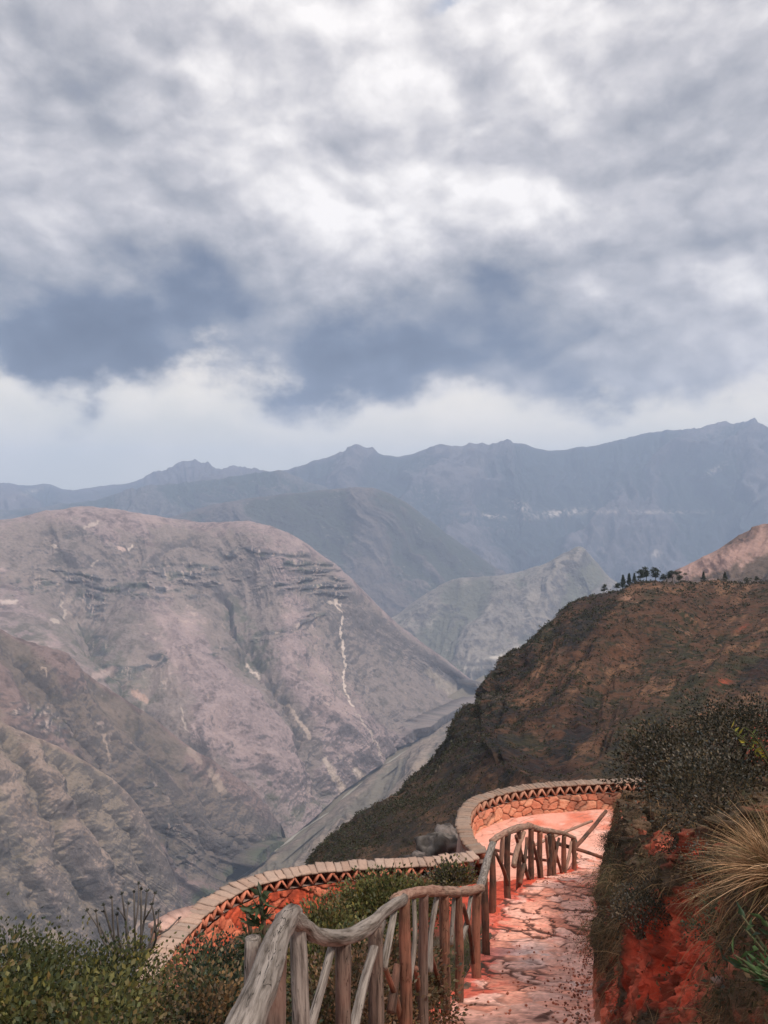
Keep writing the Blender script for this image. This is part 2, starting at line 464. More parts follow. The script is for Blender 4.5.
def ex_A(i, c, n2):
    px, py = i['px'], i['py']
    jit = 2.2 * fbm(i['px'] / 6, i['py'] / 6, None, 3, 5)
    jit2 = 3.2 * fbm(i['px'] / 3, i['py'] / 3, None, 3, 6)
    gr = sst(40, 8, segdist(px, py, [(20, 640), (80, 650), (130, 690)])) * .75 + sst(18, 4, segdist(px, py, [(232, 610), (250, 640), (270, 655), (250, 668)])) * .8 + sst(14, 4, segdist(px, py, [(265, 785), (295, 818), (330, 802)])) 
    c = mixc(c, C3(.10, .11, .07), np.clip(gr * sst(-.4, .3, n2), 0, 1) * .55)
    def scar(pts, w, k=1.0, col=(.62, .50, .42)):
        nonlocal c
        d = segdist(px + jit, py, pts) + jit2 * .35
        c = mixc(c, C3(*col), np.clip(sst(w, w * .3, d) * k, 0, 1))
    scar([(335, 600), (341, 615), (342, 640), (345, 660), (343, 672), (348, 700), (356, 712)], 1.3, .9)
    scar([(329, 602), (342, 605)], 2.2, .8)
    scar([(356, 712), (372, 735), (381, 755)], 1.2, .45)
    scar([(288, 706), (300, 722), (312, 738)], 3.2, .75, (.48, .37, .30))
    scar([(325, 760), (335, 775), (345, 795)], 5, .75, (.48, .38, .31))
    scar([(357, 772), (368, 782)], 6, .8, (.52, .42, .35))
    scar([(118, 548), (124, 549)], 2.2, .7, (.60, .42, .36)); scar([(129, 549), (130, 546)], 1.8, .7); scar([(53, 545), (58, 548)], 2.2, .7); scar([(92, 566), (97, 560)], 1.6, .5)
    scar([(85, 527), (97, 522)], 2.5, .5); scar([(247, 664), (258, 678)], 2.2, .75); scar([(135, 693), (145, 700)], 5, .7, (.5, .32, .25))
    scar([(95, 677), (105, 674), (110, 670)], 6, .6, (.5, .36, .32)); scar([(0, 602), (16, 602)], 3.2, .7, (.6, .48, .42)); scar([(50, 620), (58, 622)], 2.5, .5); scar([(62, 600), (66, 618)], 1.5, .5)
    scar([(182, 708), (186, 730)], 2.0, .6)
    c = mixc(c, C3(.42, .35, .27), np.clip(sst(7, 2, segdist(px + jit * 2, py, [(480, 688), (450, 690), (430, 672)])) * .5, 0, 1))
    return c
mountain('canyon_massif', [a_bk, a_cr, a_m1, a_m2, a_ft], 1150, 760, [0, .08, .36, .68, 1], 80, 9, 15,
         col_canyon(base_br * np.array([1.22, 1.22, 1.30]), green_dk, rock_dk, scree_c, .35, ex_A), M_mid, 21, cl_A, gul=[([(222, 590), (248, 640), (275, 680), (300, 722), (328, 792)], 22, -95), ([(85, 590), (108, 640), (150, 700), (200, 748)], 26, -90), ([(185, 530), (150, 560), (118, 590), (95, 610)], 22, -60), ([(185, 655), (240, 712), (285, 780)], 24, 45), ([(290, 640), (340, 700), (385, 750)], 26, 40), ([(350, 640), (385, 690), (420, 725)], 16, -50), ([(50, 525), (75, 560), (60, 590)], 18, -40)], crest_keep=.07, ang=52, wl=62, asp=2.6)

# second left spur
b_cr = [(-240, 520, 2500), (-120, 570, 2600), (0, 629, 2750), (50, 651, 2800), (100, 682, 2880), (150, 715, 2950), (200, 755, 3030), (245, 791, 3100), (284, 830, 3170)]
b_m = [(-160, 640, 2200), (-40, 700, 2300), (60, 745, 2450), (110, 765, 2520), (150, 785, 2600), (190, 803, 2680), (225, 820, 2780), (258, 828, 2920), (285, 834, 3120)]
b_ft = [(0, 960, 1950), (60, 960, 2080), (120, 945, 2250), (150, 932, 2380), (180, 915, 2500), (205, 898, 2600), (230, 882, 2730), (256, 862, 2880), (286, 837, 3110)]
b_bk = [(p[0] + 30, p[1] + 110, p[2] + 400) for p in b_cr]
def cl_B(i, Q):
    px, py = i['px'], i['py']; w = 6 * fbm(px / 18, py / 18, None, 3, 81)
    m = sst(16, 5, segdist(px, py + w, [(0, 700), (40, 716), (60, 722)])) * .8 + sst(18, 5, segdist(px, py + w, [(150, 790), (175, 830), (190, 860)])) * .7
    return np.clip(m, 0, 1) * sst(-.2, .3, fbm(px / 25, py / 10, None, 5, 67, .6)), 40., 9.
def ex_B(i, c, n2):
    px, py = i['px'], i['py']; jit = 2.5 * fbm(px / 5, py / 5, None, 3, 8)
    for pts, w, k in (([(212, 772), (222, 790)], 6, .6), ([(44, 668), (45, 676)], 2, .7), ([(105, 735), (109, 760)], 2.5, .5), ([(190, 750), (200, 762)], 5, .4)):
        c = mixc(c, C3(.45, .34, .27), np.clip(sst(w, w * .3, segdist(px + jit, py, pts)) * k, 0, 1))
    gr = sst(16, 4, segdist(px, py, [(287, 836), (240, 872), (200, 900)]))
    return mixc(c, C3(.075, .09, .05), np.clip(gr * sst(-.5, .2, n2), 0, 1) * .8)
mountain('canyon_spur', [b_bk, b_cr, b_m, b_ft], 800, 600, [0, .08, .52, 1], 50, 10, 9,
         col_canyon(base_br * np.array([.86, .80, .80]), green_dk, rock_dk, scree_c, .35, ex_B), M_mid, 33, cl_B, gul=[([(20, 655), (90, 735), (150, 800), (190, 870)], 14, -40), ([(80, 690), (150, 760), (205, 820), (235, 868)], 13, -38), ([(150, 735), (205, 790), (250, 845)], 10, -28), ([(50, 660), (120, 740), (180, 805)], 14, 18), ([(215, 780), (262, 838)], 8, -18)], crest_keep=.10, ang=47, wl=60, asp=4, keep_m=.08)

# nearest left spur
c_cr = [(-260, 600, 1700), (-120, 660, 1850), (0, 721, 2050), (50, 742, 2110), (92, 764, 2160), (125, 790, 2210), (150, 825, 2270), (172, 870, 2340), (192, 925, 2400)]
c_m = [(-160, 780, 1500), (-60, 830, 1620), (20, 860, 1800), (60, 868, 1880), (95, 875, 1960), (120, 885, 2030), (145, 897, 2120), (166, 915, 2220), (192, 935, 2350)]
c_ft = [(-60, 1060, 1500), (0, 1060, 1600), (50, 1040, 1750), (80, 1020, 1850), (105, 1005, 1950), (130, 990, 2050), (150, 975, 2150), (170, 960, 2250), (193, 945, 2340)]
c_bk = [(p[0] + 30, p[1] + 110, p[2] + 250) for p in c_cr]
def cl_C(i, Q):
    px, py = i['px'], i['py']; w = 6 * fbm(px / 14, py / 14, None, 3, 91)
    m = sst(20, 5, segdist(px, py + w, [(55, 840), (75, 875), (95, 905)])) + sst(10, 3, segdist(px, py + w, [(20, 790), (45, 800)])) * .7 + sst(16, 4, segdist(px, py + w, [(120, 850), (135, 890)])) * .6
    return np.clip(m, 0, 1), 34., 11.
mountain('canyon_foothill', [c_bk, c_cr, c_m, c_ft], 800, 600, [0, .08, .55, 1], 42, 10, 7,
         col_canyon(base_br * np.array([1.16, 1.14, 1.02]), green_dk * 1.1, rock_dk, scree_c, .28), M_mid, 45, None, gul=[([(10, 735), (50, 810), (95, 900)], 15, -38), ([(60, 755), (105, 830), (140, 905)], 14, -36), ([(105, 785), (145, 850), (170, 915)], 9, -26), ([(0, 790), (30, 860), (60, 930)], 16, -34), ([(35, 750), (80, 830), (118, 905)], 12, 16)], crest_keep=.12, ang=52, wl=60, asp=4, keep_m=.08)

# pale opposite canyon wall seen below the dark ridge
s_l = [(500, 683, 5650), (450, 718, 4990), (400, 754, 4250), (360, 786, 3750), (330, 812, 3420), (292, 842, 3090), (255, 868, 2880), (215, 900, 2640), (150, 950, 2350)]
s_r = [(700, 600, 4300), (640, 640, 3900), (580, 690, 3200), (520, 730, 2750), (470, 770, 2400), (420, 815, 2100), (390, 850, 1850), (350, 900, 1650), (300, 960, 1500)]
s_b = [(p[0] - 3, p[1] + 5, p[2] + 10) for p in s_l]
s_m = [tuple((np.array(a) * .5 + np.array(b) * .5)) for a, b in zip(s_l, s_r)]
mountain('canyon_wall', [s_b, s_l, s_m, s_r], 520, 240, [0, .04, .5, 1], 40, 22, 8, col_canyon(C3(.26, .20, .155), C3(.15, .13, .095), rock_dk, scree_c, .8), M_mid, 55, crest_keep=.10, ang=128, wl=26, asp=3)

# reddish hill far right
g = [(600, 620), (650, 592), (675, 572), (700, 560), (725, 546), (745, 533), (768, 524), (830, 500), (960, 470), (1150, 450)]
def ex_G(i, c, n2):
    px, py = i['px'], i['py']
    s = sst(15, 3, segdist(px + 5 * n2, py, [(775, 533), (745, 553), (715, 560), (690, 568)]) + 7 * fbm(px / 7, py / 7, None, 4, 4))
    c = mixc(c, C3(.40, .25, .21), np.clip(s, 0, 1) * .75)
    return c
mountain('red_hill', [[(p[0] + 10, p[1] + 60, 2300) for p in g], [(p[0], p[1], 1900) for p in g], [(p[0] - 15, p[1] + 40, 1700) for p in g], [(p[0] - 30, p[1] + 100, 1450) for p in g]],
         380, 200, [0, .1, .5, 1], 25, 14, 8, col_canyon(C3(.16, .10, .082), C3(.08, .07, .05), rock_dk, C3(.6, .38, .3), .5, ex_G), M_mid, 65, crest_keep=.10, ang=150, wl=25, asp=3)

# dark scrub ridge on the right
h_cr = [(268, 915, 230), (328, 863, 262), (367, 828, 290), (415, 783, 325), (455, 746, 352), (490, 713, 380), (503, 694, 402), (507, 672, 418), (514, 652, 430), (532, 640, 452), (562, 611, 490), (600, 594, 530),
        (640, 584, 560), (700, 582, 585), (768, 579, 610), (880, 560, 640), (1050, 545, 660), (1300, 520, 700)]
Kh = len(h_cr)
h_m = [(235, 940, 190), (270, 905, 205), (300, 880, 215), (340, 848, 228), (372, 818, 240), (402, 790, 250), (425, 770, 256), (440, 755, 262), (455, 742, 268), (478, 725, 276), (505, 705, 288), (545, 685, 300),
       (590, 668, 312), (650, 652, 325), (725, 642, 340), (830, 630, 350), (1000, 610, 360), (1250, 590, 380)]
h_m2 = [(215, 1000, 130), (235, 975, 132), (255, 950, 134), (280, 925, 136), (305, 900, 138), (330, 878, 140), (350, 862, 141), (368, 848, 142), (388, 836, 143), (412, 822, 144), (440, 806, 145), (480, 786, 146),
        (530, 766, 147), (600, 746, 148), (690, 728, 150), (800, 708, 152), (980, 690, 156), (1230, 670, 160)]
h_ft = [(150, 1300, 44), (170, 1250, 44), (190, 1200, 44), (215, 1150, 44), (240, 1110, 44), (265, 1080, 44), (290, 1055, 44), (312, 1035, 44), (335, 1010, 44), (362, 990, 44), (395, 960, 44), (440, 930, 44),
        (500, 900, 44), (580, 870, 44), (680, 845, 44), (800, 820, 44), (990, 790, 44), (1250, 760, 44)]
h_bk = [(p[0] + 60, p[1] + 60 - 40 * (p[0] > 520), p[2] + 120) for p in h_cr]
def cl_H(i, Q):
    px, py = i['px'], i['py']; w = 6 * fbm(px / 14, py / 14, None, 3, 191)
    m = sst(20, 5, segdist(px, py + w, [(508, 660), (500, 690), (495, 720), (505, 745)])) + sst(9, 3, segdist(px, py + w, [(520, 655), (560, 640), (585, 625)])) * .6
    return np.clip(m, 0, 1), 9., 5.5
def col_H(i, seed):
    Q = i['Q']; x, y, z = Q[..., 0] / 10, Q[..., 1] / 10, Q[..., 2] / 10
    px, py = i['px'], i['py']
    n1 = fbm(x * .35, y * .35, z * .35, 5, seed + 200); n2 = fbm(x * 1.6, y * 1.6, z * 1.6, 5, seed + 210, .65); n3 = fbm(x * 6, y * 6, z * 6, 3, seed + 215, .7)
    st = fbm(i['spur'] * 3, i['ll'] * 3.2, None, 6, seed + 220, .62)
    c = np.zeros(Q.shape) + C3(.105, .058, .038)
    c = mixc(c, C3(.040, .042, .022), sst(-.15, .6, n2 + .6 * n1 + 1.0 * st))
    c = mixc(c, C3(.21, .125, .08), sst(.0, .7, -st * 1.3 + .5 * n2 - .2 * n1))
    c = mixc(c, C3(.10, .050, .034), sst(-.1, .7, n1 - .3 * st) * .7)
    c = mixc(c, C3(.016, .017, .010), sst(.05, .45, n3 + .4 * n2) * .8)
    rk = sst(.5, .7, i['steep'] + .15 * n2)
    c = mixc(c, C3(.06, .055, .05), rk * .6)
    cm = i['cm']
    rc = mixc(np.zeros(Q.shape) + C3(.035, .034, .034), C3(.17, .13, .11), sst(.3, .75, fbm(x * 3, y * 3, z * 1.2, 4, 7)))
    c = mixc(c, rc, np.clip(cm * sst(-.3, .2, n2), 0, 1))
    s = blob(px, py, 628, 598, 16, 4, 0) * 1.2 + blob(px, py, 560, 655, 7, 9, 30) * .7 + blob(px, py, 640, 606, 10, 3, 40) * .5
    c = mixc(c, C3(.42, .27, .21), np.clip(s * sst(-.3, .5, n2 + .5 * n3), 0, 1) * .9)
    c = mixc(c, C3(.34, .20, .15), sst(.62, .9, n2 + .5 * n3 + .1 * st) * .55)
    c = mixc(c, C3(.36, .09, .05), np.clip(blob(px, py, 724, 682, 7, 4, 0) + blob(px, py, 742, 628, 8, 2, -30) * .6, 0, 1) * sst(-.2, .4, n3))
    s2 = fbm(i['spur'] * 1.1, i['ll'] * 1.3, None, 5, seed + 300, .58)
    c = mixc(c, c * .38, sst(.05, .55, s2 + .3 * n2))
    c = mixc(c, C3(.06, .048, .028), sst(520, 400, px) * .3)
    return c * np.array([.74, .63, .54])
ridge, HQ, HI = mountain('scrub_ridge', [h_bk, h_cr, h_m, h_m2, h_ft], 1150, 760, [0, .06, .42, .78, 1], 6.0, 16, 1.6, col_H, M_dark, 75, cl_H, crest_keep=.3, cj=3, near=300, ang=142, wl=46, asp=3)

# valley floor + river
vp = np.array([P(500, 683, 5680), P(450, 715, 5060), P(400, 752, 4280), P(352, 787, 3760), P(318, 815, 3420), P(287, 838, 3150), P(250, 868, 2900), P(205, 903, 2640), P(150, 950, 2350), P(60, 1030, 1900), P(-100, 1300, 1300)])
rv = catmull(vp, 260)
rt = np.gradient(rv, axis=0); rt[:, 2] = 0; rt /= np.linalg.norm(rt, axis=1)[:, None]
rn = np.stack([rt[:, 1], -rt[:, 0], 0 * rt[:, 0]], 1)
wd = 130 + 0 * rv[:, 0]
offs = np.linspace(-1, 1, 30)
vf = rv[:, None] + offs[None, :, None] * wd[:, None, None] * rn[:, None]
vf[..., 2] += 20 * offs[None] ** 2 * 3 - 20
o = mesh_obj('valley_floor', vf, grid_faces(260, 30), M_mid, color=np.zeros(vf.shape) + C3(.17, .14, .10)); tag(o, kind='structure')
m_w = bpy.data.materials.new('river_water'); m_w.use_nodes = True
bw = m_w.node_tree.nodes['Principled BSDF']; bw.inputs['Base Color'].default_value = (.30, .27, .22, 1); bw.inputs['Roughness'].default_value = .7
rw = 5 + 2 * fbm(np.linspace(0, 40, 260), np.zeros(260), None, 3, 3)
rr_ = rv + rn * (25 * fbm(np.linspace(0, 9, 260), np.ones(260), None, 3, 4))[:, None]; rr_[:, 2] -= 17
rmesh = rr_[:, None] + np.array([-1, 1])[None, :, None] * rw[:, None, None] * rn[:, None]
o = mesh_obj('river', rmesh, grid_faces(260, 2), m_w); tag(o, kind='structure')

# low ground sheet out to the horizon, under everything
gx = np.linspace(-27000, 27000, 90); gy = np.linspace(-6000, 25500, 80)
GX, GY = np.meshgrid(gx, gy)
o = mesh_obj('terrain', np.stack([GX, GY, -1750 + 0 * GX], -1), grid_faces(80, 90), M_far, color=np.zeros(GX.shape + (3,)) + C3(.12, .11, .085)); tag(o, kind='structure')

# ================================================================== NEAR GROUND
yk = [-3, 0, 1.8, 2.8, 4.6, 6.3, 8.6, 12.3, 15, 18, 19.5, 23, 32, 60]
zk = [-1.5, -1.62, -2.1, -2.42, -3.2, -3.95, -5.0, -6.15, -6.9, -8.15, -8.75, -10.0, -10.05, -10.3]
lk = [-.40, -.36, -.36, -.30, .16, .53, 1.05, 1.75, 2.85, 4.0, 4.7, 5.6, 7.5, 14]
rk = [.95, .90, .92, 1.0, 1.22, 1.62, 2.22, 3.25, 4.10, 5.3, 5.95, 7.1, 10.5, 22]
def smi(y, ys):
    """smoothed piecewise-linear"""
    return (np.interp(y - .5, yk, ys) + 2 * np.interp(y, yk, ys) + np.interp(y + .5, yk, ys)) / 4
def zpath(y): return smi(y, zk)
def xL(y): return smi(y, lk)
def xR(y): return smi(y, rk)
wx_ = [-4.9, -4.65, -4.3, -4.0, -3.3, -2.1, -.9, .4, 2.1, 2.35, 2.6, 3.2, 4.1, 5.5, 7.3, 8.7, 14]
wy_ = [15.6, 16.2, 17.8, 18.9, 19.8, 20.3, 20.6, 20.75, 21.1, 24.2, 24.9, 25.5, 26.2, 26.7, 27, 27.2, 27.6]
def ground_z(x, y):
    zp = zpath(y)
    s = np.maximum(0, xL(y) - .10 - x)
    near = .50 * s + .10 * np.maximum(0, s - 1.5)
    mid = .14 * s + .75 * np.maximum(0, s - 2.1)
    far = 1.3 * s
    a = sst(9, 13.5, y); b = sst(18.5, 21, y)
    drop = near * (1 - a) + mid * a; drop = drop * (1 - b) + far * b
    z = zp - drop
    z = np.where(y > 12, np.maximum(z, -10.18), z)
    yw = np.interp(x, wx_, wy_)
    out = np.maximum(np.maximum(0, y - yw - .55), np.maximum(0, -5.15 - x))
    z = z - 1.25 * out - .35 * sst(0, .6, out)
    s2 = x - xR(y)
    z = z - .35 * sst(-.02, .10, x - xL(y) + .16 * sst(9, 5, y)) - .3 * sst(-.1, .1, s2)
    return z
def ground_n(x, y):
    return ground_z(x, y) + .05 * fbm(x * 1.4, y * 1.4, None, 5, 301) + .015 * fbm(x * 9, y * 9, None, 3, 302)
soil_red = C3(.62, .075, .035); soil_pink = C3(.70, .235, .165); turf_dk = C3(.055, .042, .028)
gxx = np.concatenate([np.linspace(-60, -8, 60)[:-1], np.linspace(-8, 8, 420)[:-1], np.linspace(8, 24, 60)])
gyy = np.concatenate([np.linspace(-4, 1, 30)[:-1], np.linspace(1, 28, 620)[:-1], np.linspace(28, 60, 60)])
GX, GY = np.meshgrid(gxx, gyy)
GZ = ground_n(GX, GY)
nn = fbm(GX * .8, GY * .8, None, 5, 310); n2 = fbm(GX * 4, GY * 4, None, 4, 311)
gc = np.zeros(GX.shape + (3,)) + C3(.085, .060, .040)
redm = sst(2.6, 1.9, xL(GY) - GX + .5 * nn) * sst(10.5, 12.5, GY + nn) * sst(21.5, 20.5, GY)
gc = mixc(gc, soil_red * np.array([1, 1.2, 1.3]), np.clip(redm, 0, 1))
gc = mixc(gc, C3(.30, .13, .085), sst(.0, .5, n2 + nn) * .6 * (1 - redm))
gc = mixc(gc, soil_pink, sst(-10.05, -10.13, GZ) * sst(20, 21, GY))
tag(mesh_obj('ground', np.stack([GX, GY, GZ], -1), grid_faces(*GX.shape), M_soil, color=gc), kind='structure')

# ------------------------------------------------------------------ paved path with flat stones and worn risers
ys = np.linspace(.2, 24.2, 1500); ts = np.linspace(0, 1, 120)
YY, TT = np.meshgrid(ys, ts, indexing='ij')
wL, wR = xL(YY) - .22 - .12 * sst(8, 5, YY), xR(YY) + .18
XX = wL + (wR - wL) * TT
# irregular steps
sidx = YY / .42 + .9 * fbm(XX * 1.1, YY * .6, None, 3, 401)
fr = sidx - np.floor(sidx)
stepped = (fr - .5 - sst(.86, 1.0, fr) * 1.0 + .07)
stepgain = .028 * sst(22.5, 18, YY)
f1, f2, cid = voro(XX / .33 + .25 * fbm(XX * 3, YY * 3, None, 3, 402), YY / .62 + .3 * fbm(XX * 2, YY * 2, None, 3, 403), 404)
g_ = f2 - f1; g_y = np.gradient(g_, axis=0) / np.gradient(YY, axis=0); g_x = np.gradient(g_, axis=1) / np.gradient(XX, axis=1); g_n = np.hypot(g_x, g_y) + 1e-3
gw = .012 + .085 * np.abs(g_y) / g_n
gap = sst(gw * 1.25, gw * .6, g_ / np.clip(g_n, 2.0, 9))
dust = sst(0, .55, fbm(XX * 1.0, YY * .7, None, 4, 405))             # dust fills part of the joints
crack = np.clip(gap * (1 - .72 * dust), 0, 1)
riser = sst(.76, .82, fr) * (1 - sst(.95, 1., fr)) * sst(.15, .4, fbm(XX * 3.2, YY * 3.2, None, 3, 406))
ZZ = zpath(YY) + stepped * stepgain + (cid - .5) * .012 * (1 - gap) - .014 * crack + .006 * fbm(XX * 7, YY * 7, None, 4, 407)
ZZ = ZZ - .10 * sst(.05, 0, TT) + .05 * sst(.86, 1, TT)
edge_ = np.minimum(TT, 1 - TT)
pc = np.zeros(XX.shape + (3,)) + C3(.86, .38, .265)
pc = mixc(pc, C3(.84, .47, .375), sst(.35, .9, cid) * .9)
pc = mixc(pc, C3(.58, .20, .13), sst(.35, .05, cid) * .8)
rn1 = fbm(XX * .8, YY * .45, None, 4, 410); rn2 = fbm(XX * 4, YY * 4, None, 4, 411)
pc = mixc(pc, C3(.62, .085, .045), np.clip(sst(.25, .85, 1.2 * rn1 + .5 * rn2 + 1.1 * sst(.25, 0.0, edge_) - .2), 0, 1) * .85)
pp_x, pp_y = proj(np.stack([XX, YY, ZZ], -1))
gm = np.clip(blob(XX, YY, 2.02, 7.7, .33, .75) + blob(XX, YY, 1.75, 9.6, .4, .5) * .8, 0, 1)
pc = mixc(pc, C3(.66, .56, .53), gm * sst(-.5, .1, rn2) * .9)
pc = mixc(pc, C3(.62, .34, .26), sst(.2, .7, rn2 - rn1) * .4)
spk = fbm(XX * 22, YY * 22, None, 3, 415, .7)
pc = pc * (1 + .30 * spk)[..., None]
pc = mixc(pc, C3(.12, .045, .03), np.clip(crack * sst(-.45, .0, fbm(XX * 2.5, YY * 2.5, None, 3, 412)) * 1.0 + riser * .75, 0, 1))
tag(mesh_obj('path', np.stack([XX, YY, ZZ], -1), grid_faces(*XX.shape, flip=True)[:, ::-1], M_path, color=pc), kind='structure')

# ------------------------------------------------------------------ terrace floor inside the upper wall
ys = np.linspace(20.6, 27.6, 240); ts = np.linspace(0, 1, 260)
YY, TT = np.meshgrid(ys, ts, indexing='ij')
xw = np.interp(YY, [20.6, 21.4, 22.3, 24.0, 24.9, 25.5, 26.2, 26.7, 27, 27.2, 27.6], [2.4, 2.5, 2.35, 2.35, 2.65, 3.2, 4.1, 5.5, 7.3, 8.7, 11])
XX = xw + (12 - xw) * TT
f1, f2, cid = voro(XX / .5, YY / .45, 434)
gap = sst(.07, .02, f2 - f1) * sst(.3, -.2, fbm(XX, YY, None, 4, 435))
ZZ = -9.985 + .02 * fbm(XX * 2, YY * 2, None, 4, 436) - .012 * gap
tcc = mixc(np.zeros(XX.shape + (3,)) + C3(.74, .36, .27), C3(.66, .20, .125), sst(-.1, .7, fbm(XX * .6, YY * .9, None, 4, 437)))
tcc = mixc(tcc, C3(.78, .47, .38), sst(.2, .8, fbm(XX * 3, YY * 3, None, 4, 438)) * .6)
tcc = mixc(tcc, C3(.28, .12, .085), gap * .7)
tag(mesh_obj('terrace', np.stack([XX, YY, ZZ], -1), grid_faces(*XX.shape), M_path, color=tcc), kind='structure')

# ================================================================== PARAPET WALLS
def wall(name, pts, top, floor_z, stone, label, seed, zig_col, cope_col, outer_drop=2.5, cope_w=.56, slab=.34, thick=.36, slope=None):
    """curved wall: pts = plan polyline of the coping centre, seen from inside on the right-hand side"""
    pts = np.array(pts, float)
    L0 = np.sum(np.linalg.norm(np.diff(pts, axis=0), axis=1))
    n = int(L0 / .028)
    C = catmull(pts, n); T = np.gradient(C, axis=0); T /= np.linalg.norm(T, axis=1)[:, None]
    Nn = np.stack([T[:, 1], -T[:, 0]], 1)                            # towards the inside
    s = np.concatenate([[0], np.cumsum(np.linalg.norm(np.diff(C, axis=0), axis=1))]); L = s[-1]
    zt = top + (np.interp(s / L, [0, 1], slope) if slope else 0 * s)
    root = empty(name, (C[n // 2, 0], C[n // 2, 1], floor_z))
    band = .28; ct = .06
    # masonry face
    zb = zt - ct - band
    nv = 46
    v = np.linspace(0, 1, nv)[:, None]
    zz = floor_z - .15 + (zb[None] - floor_z + .15) * v
    ss = s[None] + 0 * v
    f1, f2, cid = voro(ss / .33 + .3 * fbm(ss * 2, zz * 2, None, 3, seed), zz / .30 + .3 * fbm(ss * 2, zz * 2, None, 3, seed + 1), seed + 2)
    jt = sst(.13, .03, f2 - f1)
    off = thick / 2 + (cid - .5) * .05 - .045 * jt + .012 * fbm(ss * 10, zz * 10, None, 3, seed + 3)
    V = np.stack([C[None, :, 0] + Nn[None, :, 0] * off, C[None, :, 1] + Nn[None, :, 1] * off, zz], -1)
    c = stone(ss, zz, cid, jt, v)
    mesh_obj('masonry', V, grid_faces(nv, n, True), M_stone, root, color=c)
    # outer face and ledge
    zo = np.linspace(0, 1, 30)[:, None]
    z2 = floor_z - outer_drop + (zb[None] + .0 - floor_z + outer_drop) * zo
    so = s[None] + 0 * zo
    g1, g2, gid = voro(so / .35, z2 / .28, seed + 9)
    oo = -thick / 2 - (gid - .5) * .06 + .05 * sst(.12, .02, g2 - g1) - .25 * (1 - zo)
    V = np.stack([C[None, :, 0] + Nn[None, :, 0] * oo, C[None, :, 1] + Nn[None, :, 1] * oo, z2], -1)
    V = np.concatenate([V, np.stack([C[:, 0] + Nn[:, 0] * (thick / 2 - .03), C[:, 1] + Nn[:, 1] * (thick / 2 - .03), zb + .002], -1)[None]])
    co_ = mixc(np.zeros(V.shape) + C3(.16, .10, .08), C3(.36, .24, .2), np.concatenate([gid, gid[-1:]]))
    mesh_obj('outer_face', V, grid_faces(31, n), M_stone, root, color=co_)
    # zigzag band: inclined bricks under the coping, solid backing behind
    mb = MB()
    def at(q, o):
        x = np.interp(q, s, C[:, 0]); y = np.interp(q, s, C[:, 1]); nx = np.interp(q, s, Nn[:, 0]); ny = np.interp(q, s, Nn[:, 1])
        return np.array([x + nx * o, y + ny * o]), np.array([nx, ny, 0.0]), np.array([-ny, nx, 0.0]), np.interp(q, s, zt)
    k = 0; q = .1
    step = .17
    while q < L - step:
        p, nv_, tv, z_ = at(q + step / 2, thick / 2 - .075)
        zl, zh = z_ - ct - band + .01, z_ - ct - .005
        sg = 1 if k % 2 else -1
        h = (zh - zl) / 2 - .012; w = step / 2 - .012
        axis = tv * w * sg + np.array([0, 0, h]); ln = np.linalg.norm(axis); ax = axis / ln
        side = np.cross(ax, nv_)
        r = rng.uniform(-1, 1, 4)
        v_, f_ = boxv([p[0], p[1], (zl + zh) / 2 + r[0] * .004], axis * (1 + .04 * r[1]), nv_ * .07, side * (.026 + .004 * r[2]))
        mb.add(v_, f_, zig_col * (1 + .22 * r[3])); q += step; k += 1
    mb.build('zigzag_band', M_stone, root)
    mb = MB()
    q = 0
    while q < L:
        q2 = min(L, q + .5)
        a, na, ta, za = at(q, -thick / 2 + .06); b, nb, tb, zb2 = at(q2, -thick / 2 + .06)
        mid_ = (a + b) / 2; t3 = np.array([b[0] - a[0], b[1] - a[1], 0]) / 2
        v_, f_ = boxv([mid_[0], mid_[1], (za + zb2) / 2 - ct - band / 2], t3, na * .055, [0, 0, band / 2 + .003])
        mb.add(v_, f_, C3(.26, .12, .08)); q = q2
    mb.build('band_backing', M_stone, root)
    # coping of separate flat stones
    mb = MB(); q = -.1
    while q < L + .05:
        w = slab * rng.uniform(.75, 1.25)
        p, nv_, tv, z_ = at(np.clip(q + w / 2, 0, L), rng.uniform(-.03, .03) - .06)
        if q + w / 2 > L: p = p + tv[:2] * (q + w / 2 - L)
        cw = cope_w / 2 * rng.uniform(.93, 1.08)
        g = 7
        a_ = np.linspace(-1, 1, g)
        top_ = []
        A_, B_ = np.meshgrid(a_, a_)
        rr = rng.uniform(-1, 1, 6)
        hx_ = .5 * w * .995
        def pt(A, B, zz_): return np.array([p[0], p[1], z_])[None, None] + A[..., None] * tv * hx_ + B[..., None] * (nv_ * cw) + zz_[..., None] * np.array([0, 0, 1.])
        nv_ = nv_; jitter = .12 * fbm(A_ * 1.5 + q * 7, B_ * 1.5, None, 2, seed + 30)
        edge_r = np.maximum(np.abs(A_), np.abs(B_))
        zt_ = .0 + .010 * rr[0] + A_ * .010 * rr[1] + B_ * .012 * rr[2] + .012 * fbm(A_ * 2 + q * 5, B_ * 2 + q, None, 3, seed + 31) - .010 * sst(.7, 1.0, edge_r)
        tp = pt(A_ * (1 + jitter), B_ * (1 + jitter * .5), zt_)
        bt = pt(A_ * .96, B_ * .97, -ct + 0 * A_)
        i = np.arange(g * g).reshape(g, g); nn_ = g * g
        ft = grid_faces(g, g)
        rim = np.concatenate([i[0, :-1], i[:-1, -1], i[-1, :0:-1], i[:0:-1, 0]])
        rf = np.array([[rim[k_], rim[k_ - 1], rim[k_ - 1] + nn_, rim[k_] + nn_] for k_ in range(len(rim))])
        mb.add(np.concatenate([tp.reshape(-1, 3), bt.reshape(-1, 3)]), np.concatenate([ft, rf, ft[:, ::-1] + nn_]), np.clip(cope_col * (1 + .13 * rr[3]) + .02 * rr[4] * np.array([1, 0, -.3]), .02, .9))
        q += w
    mb.build('coping', M_stone, root)
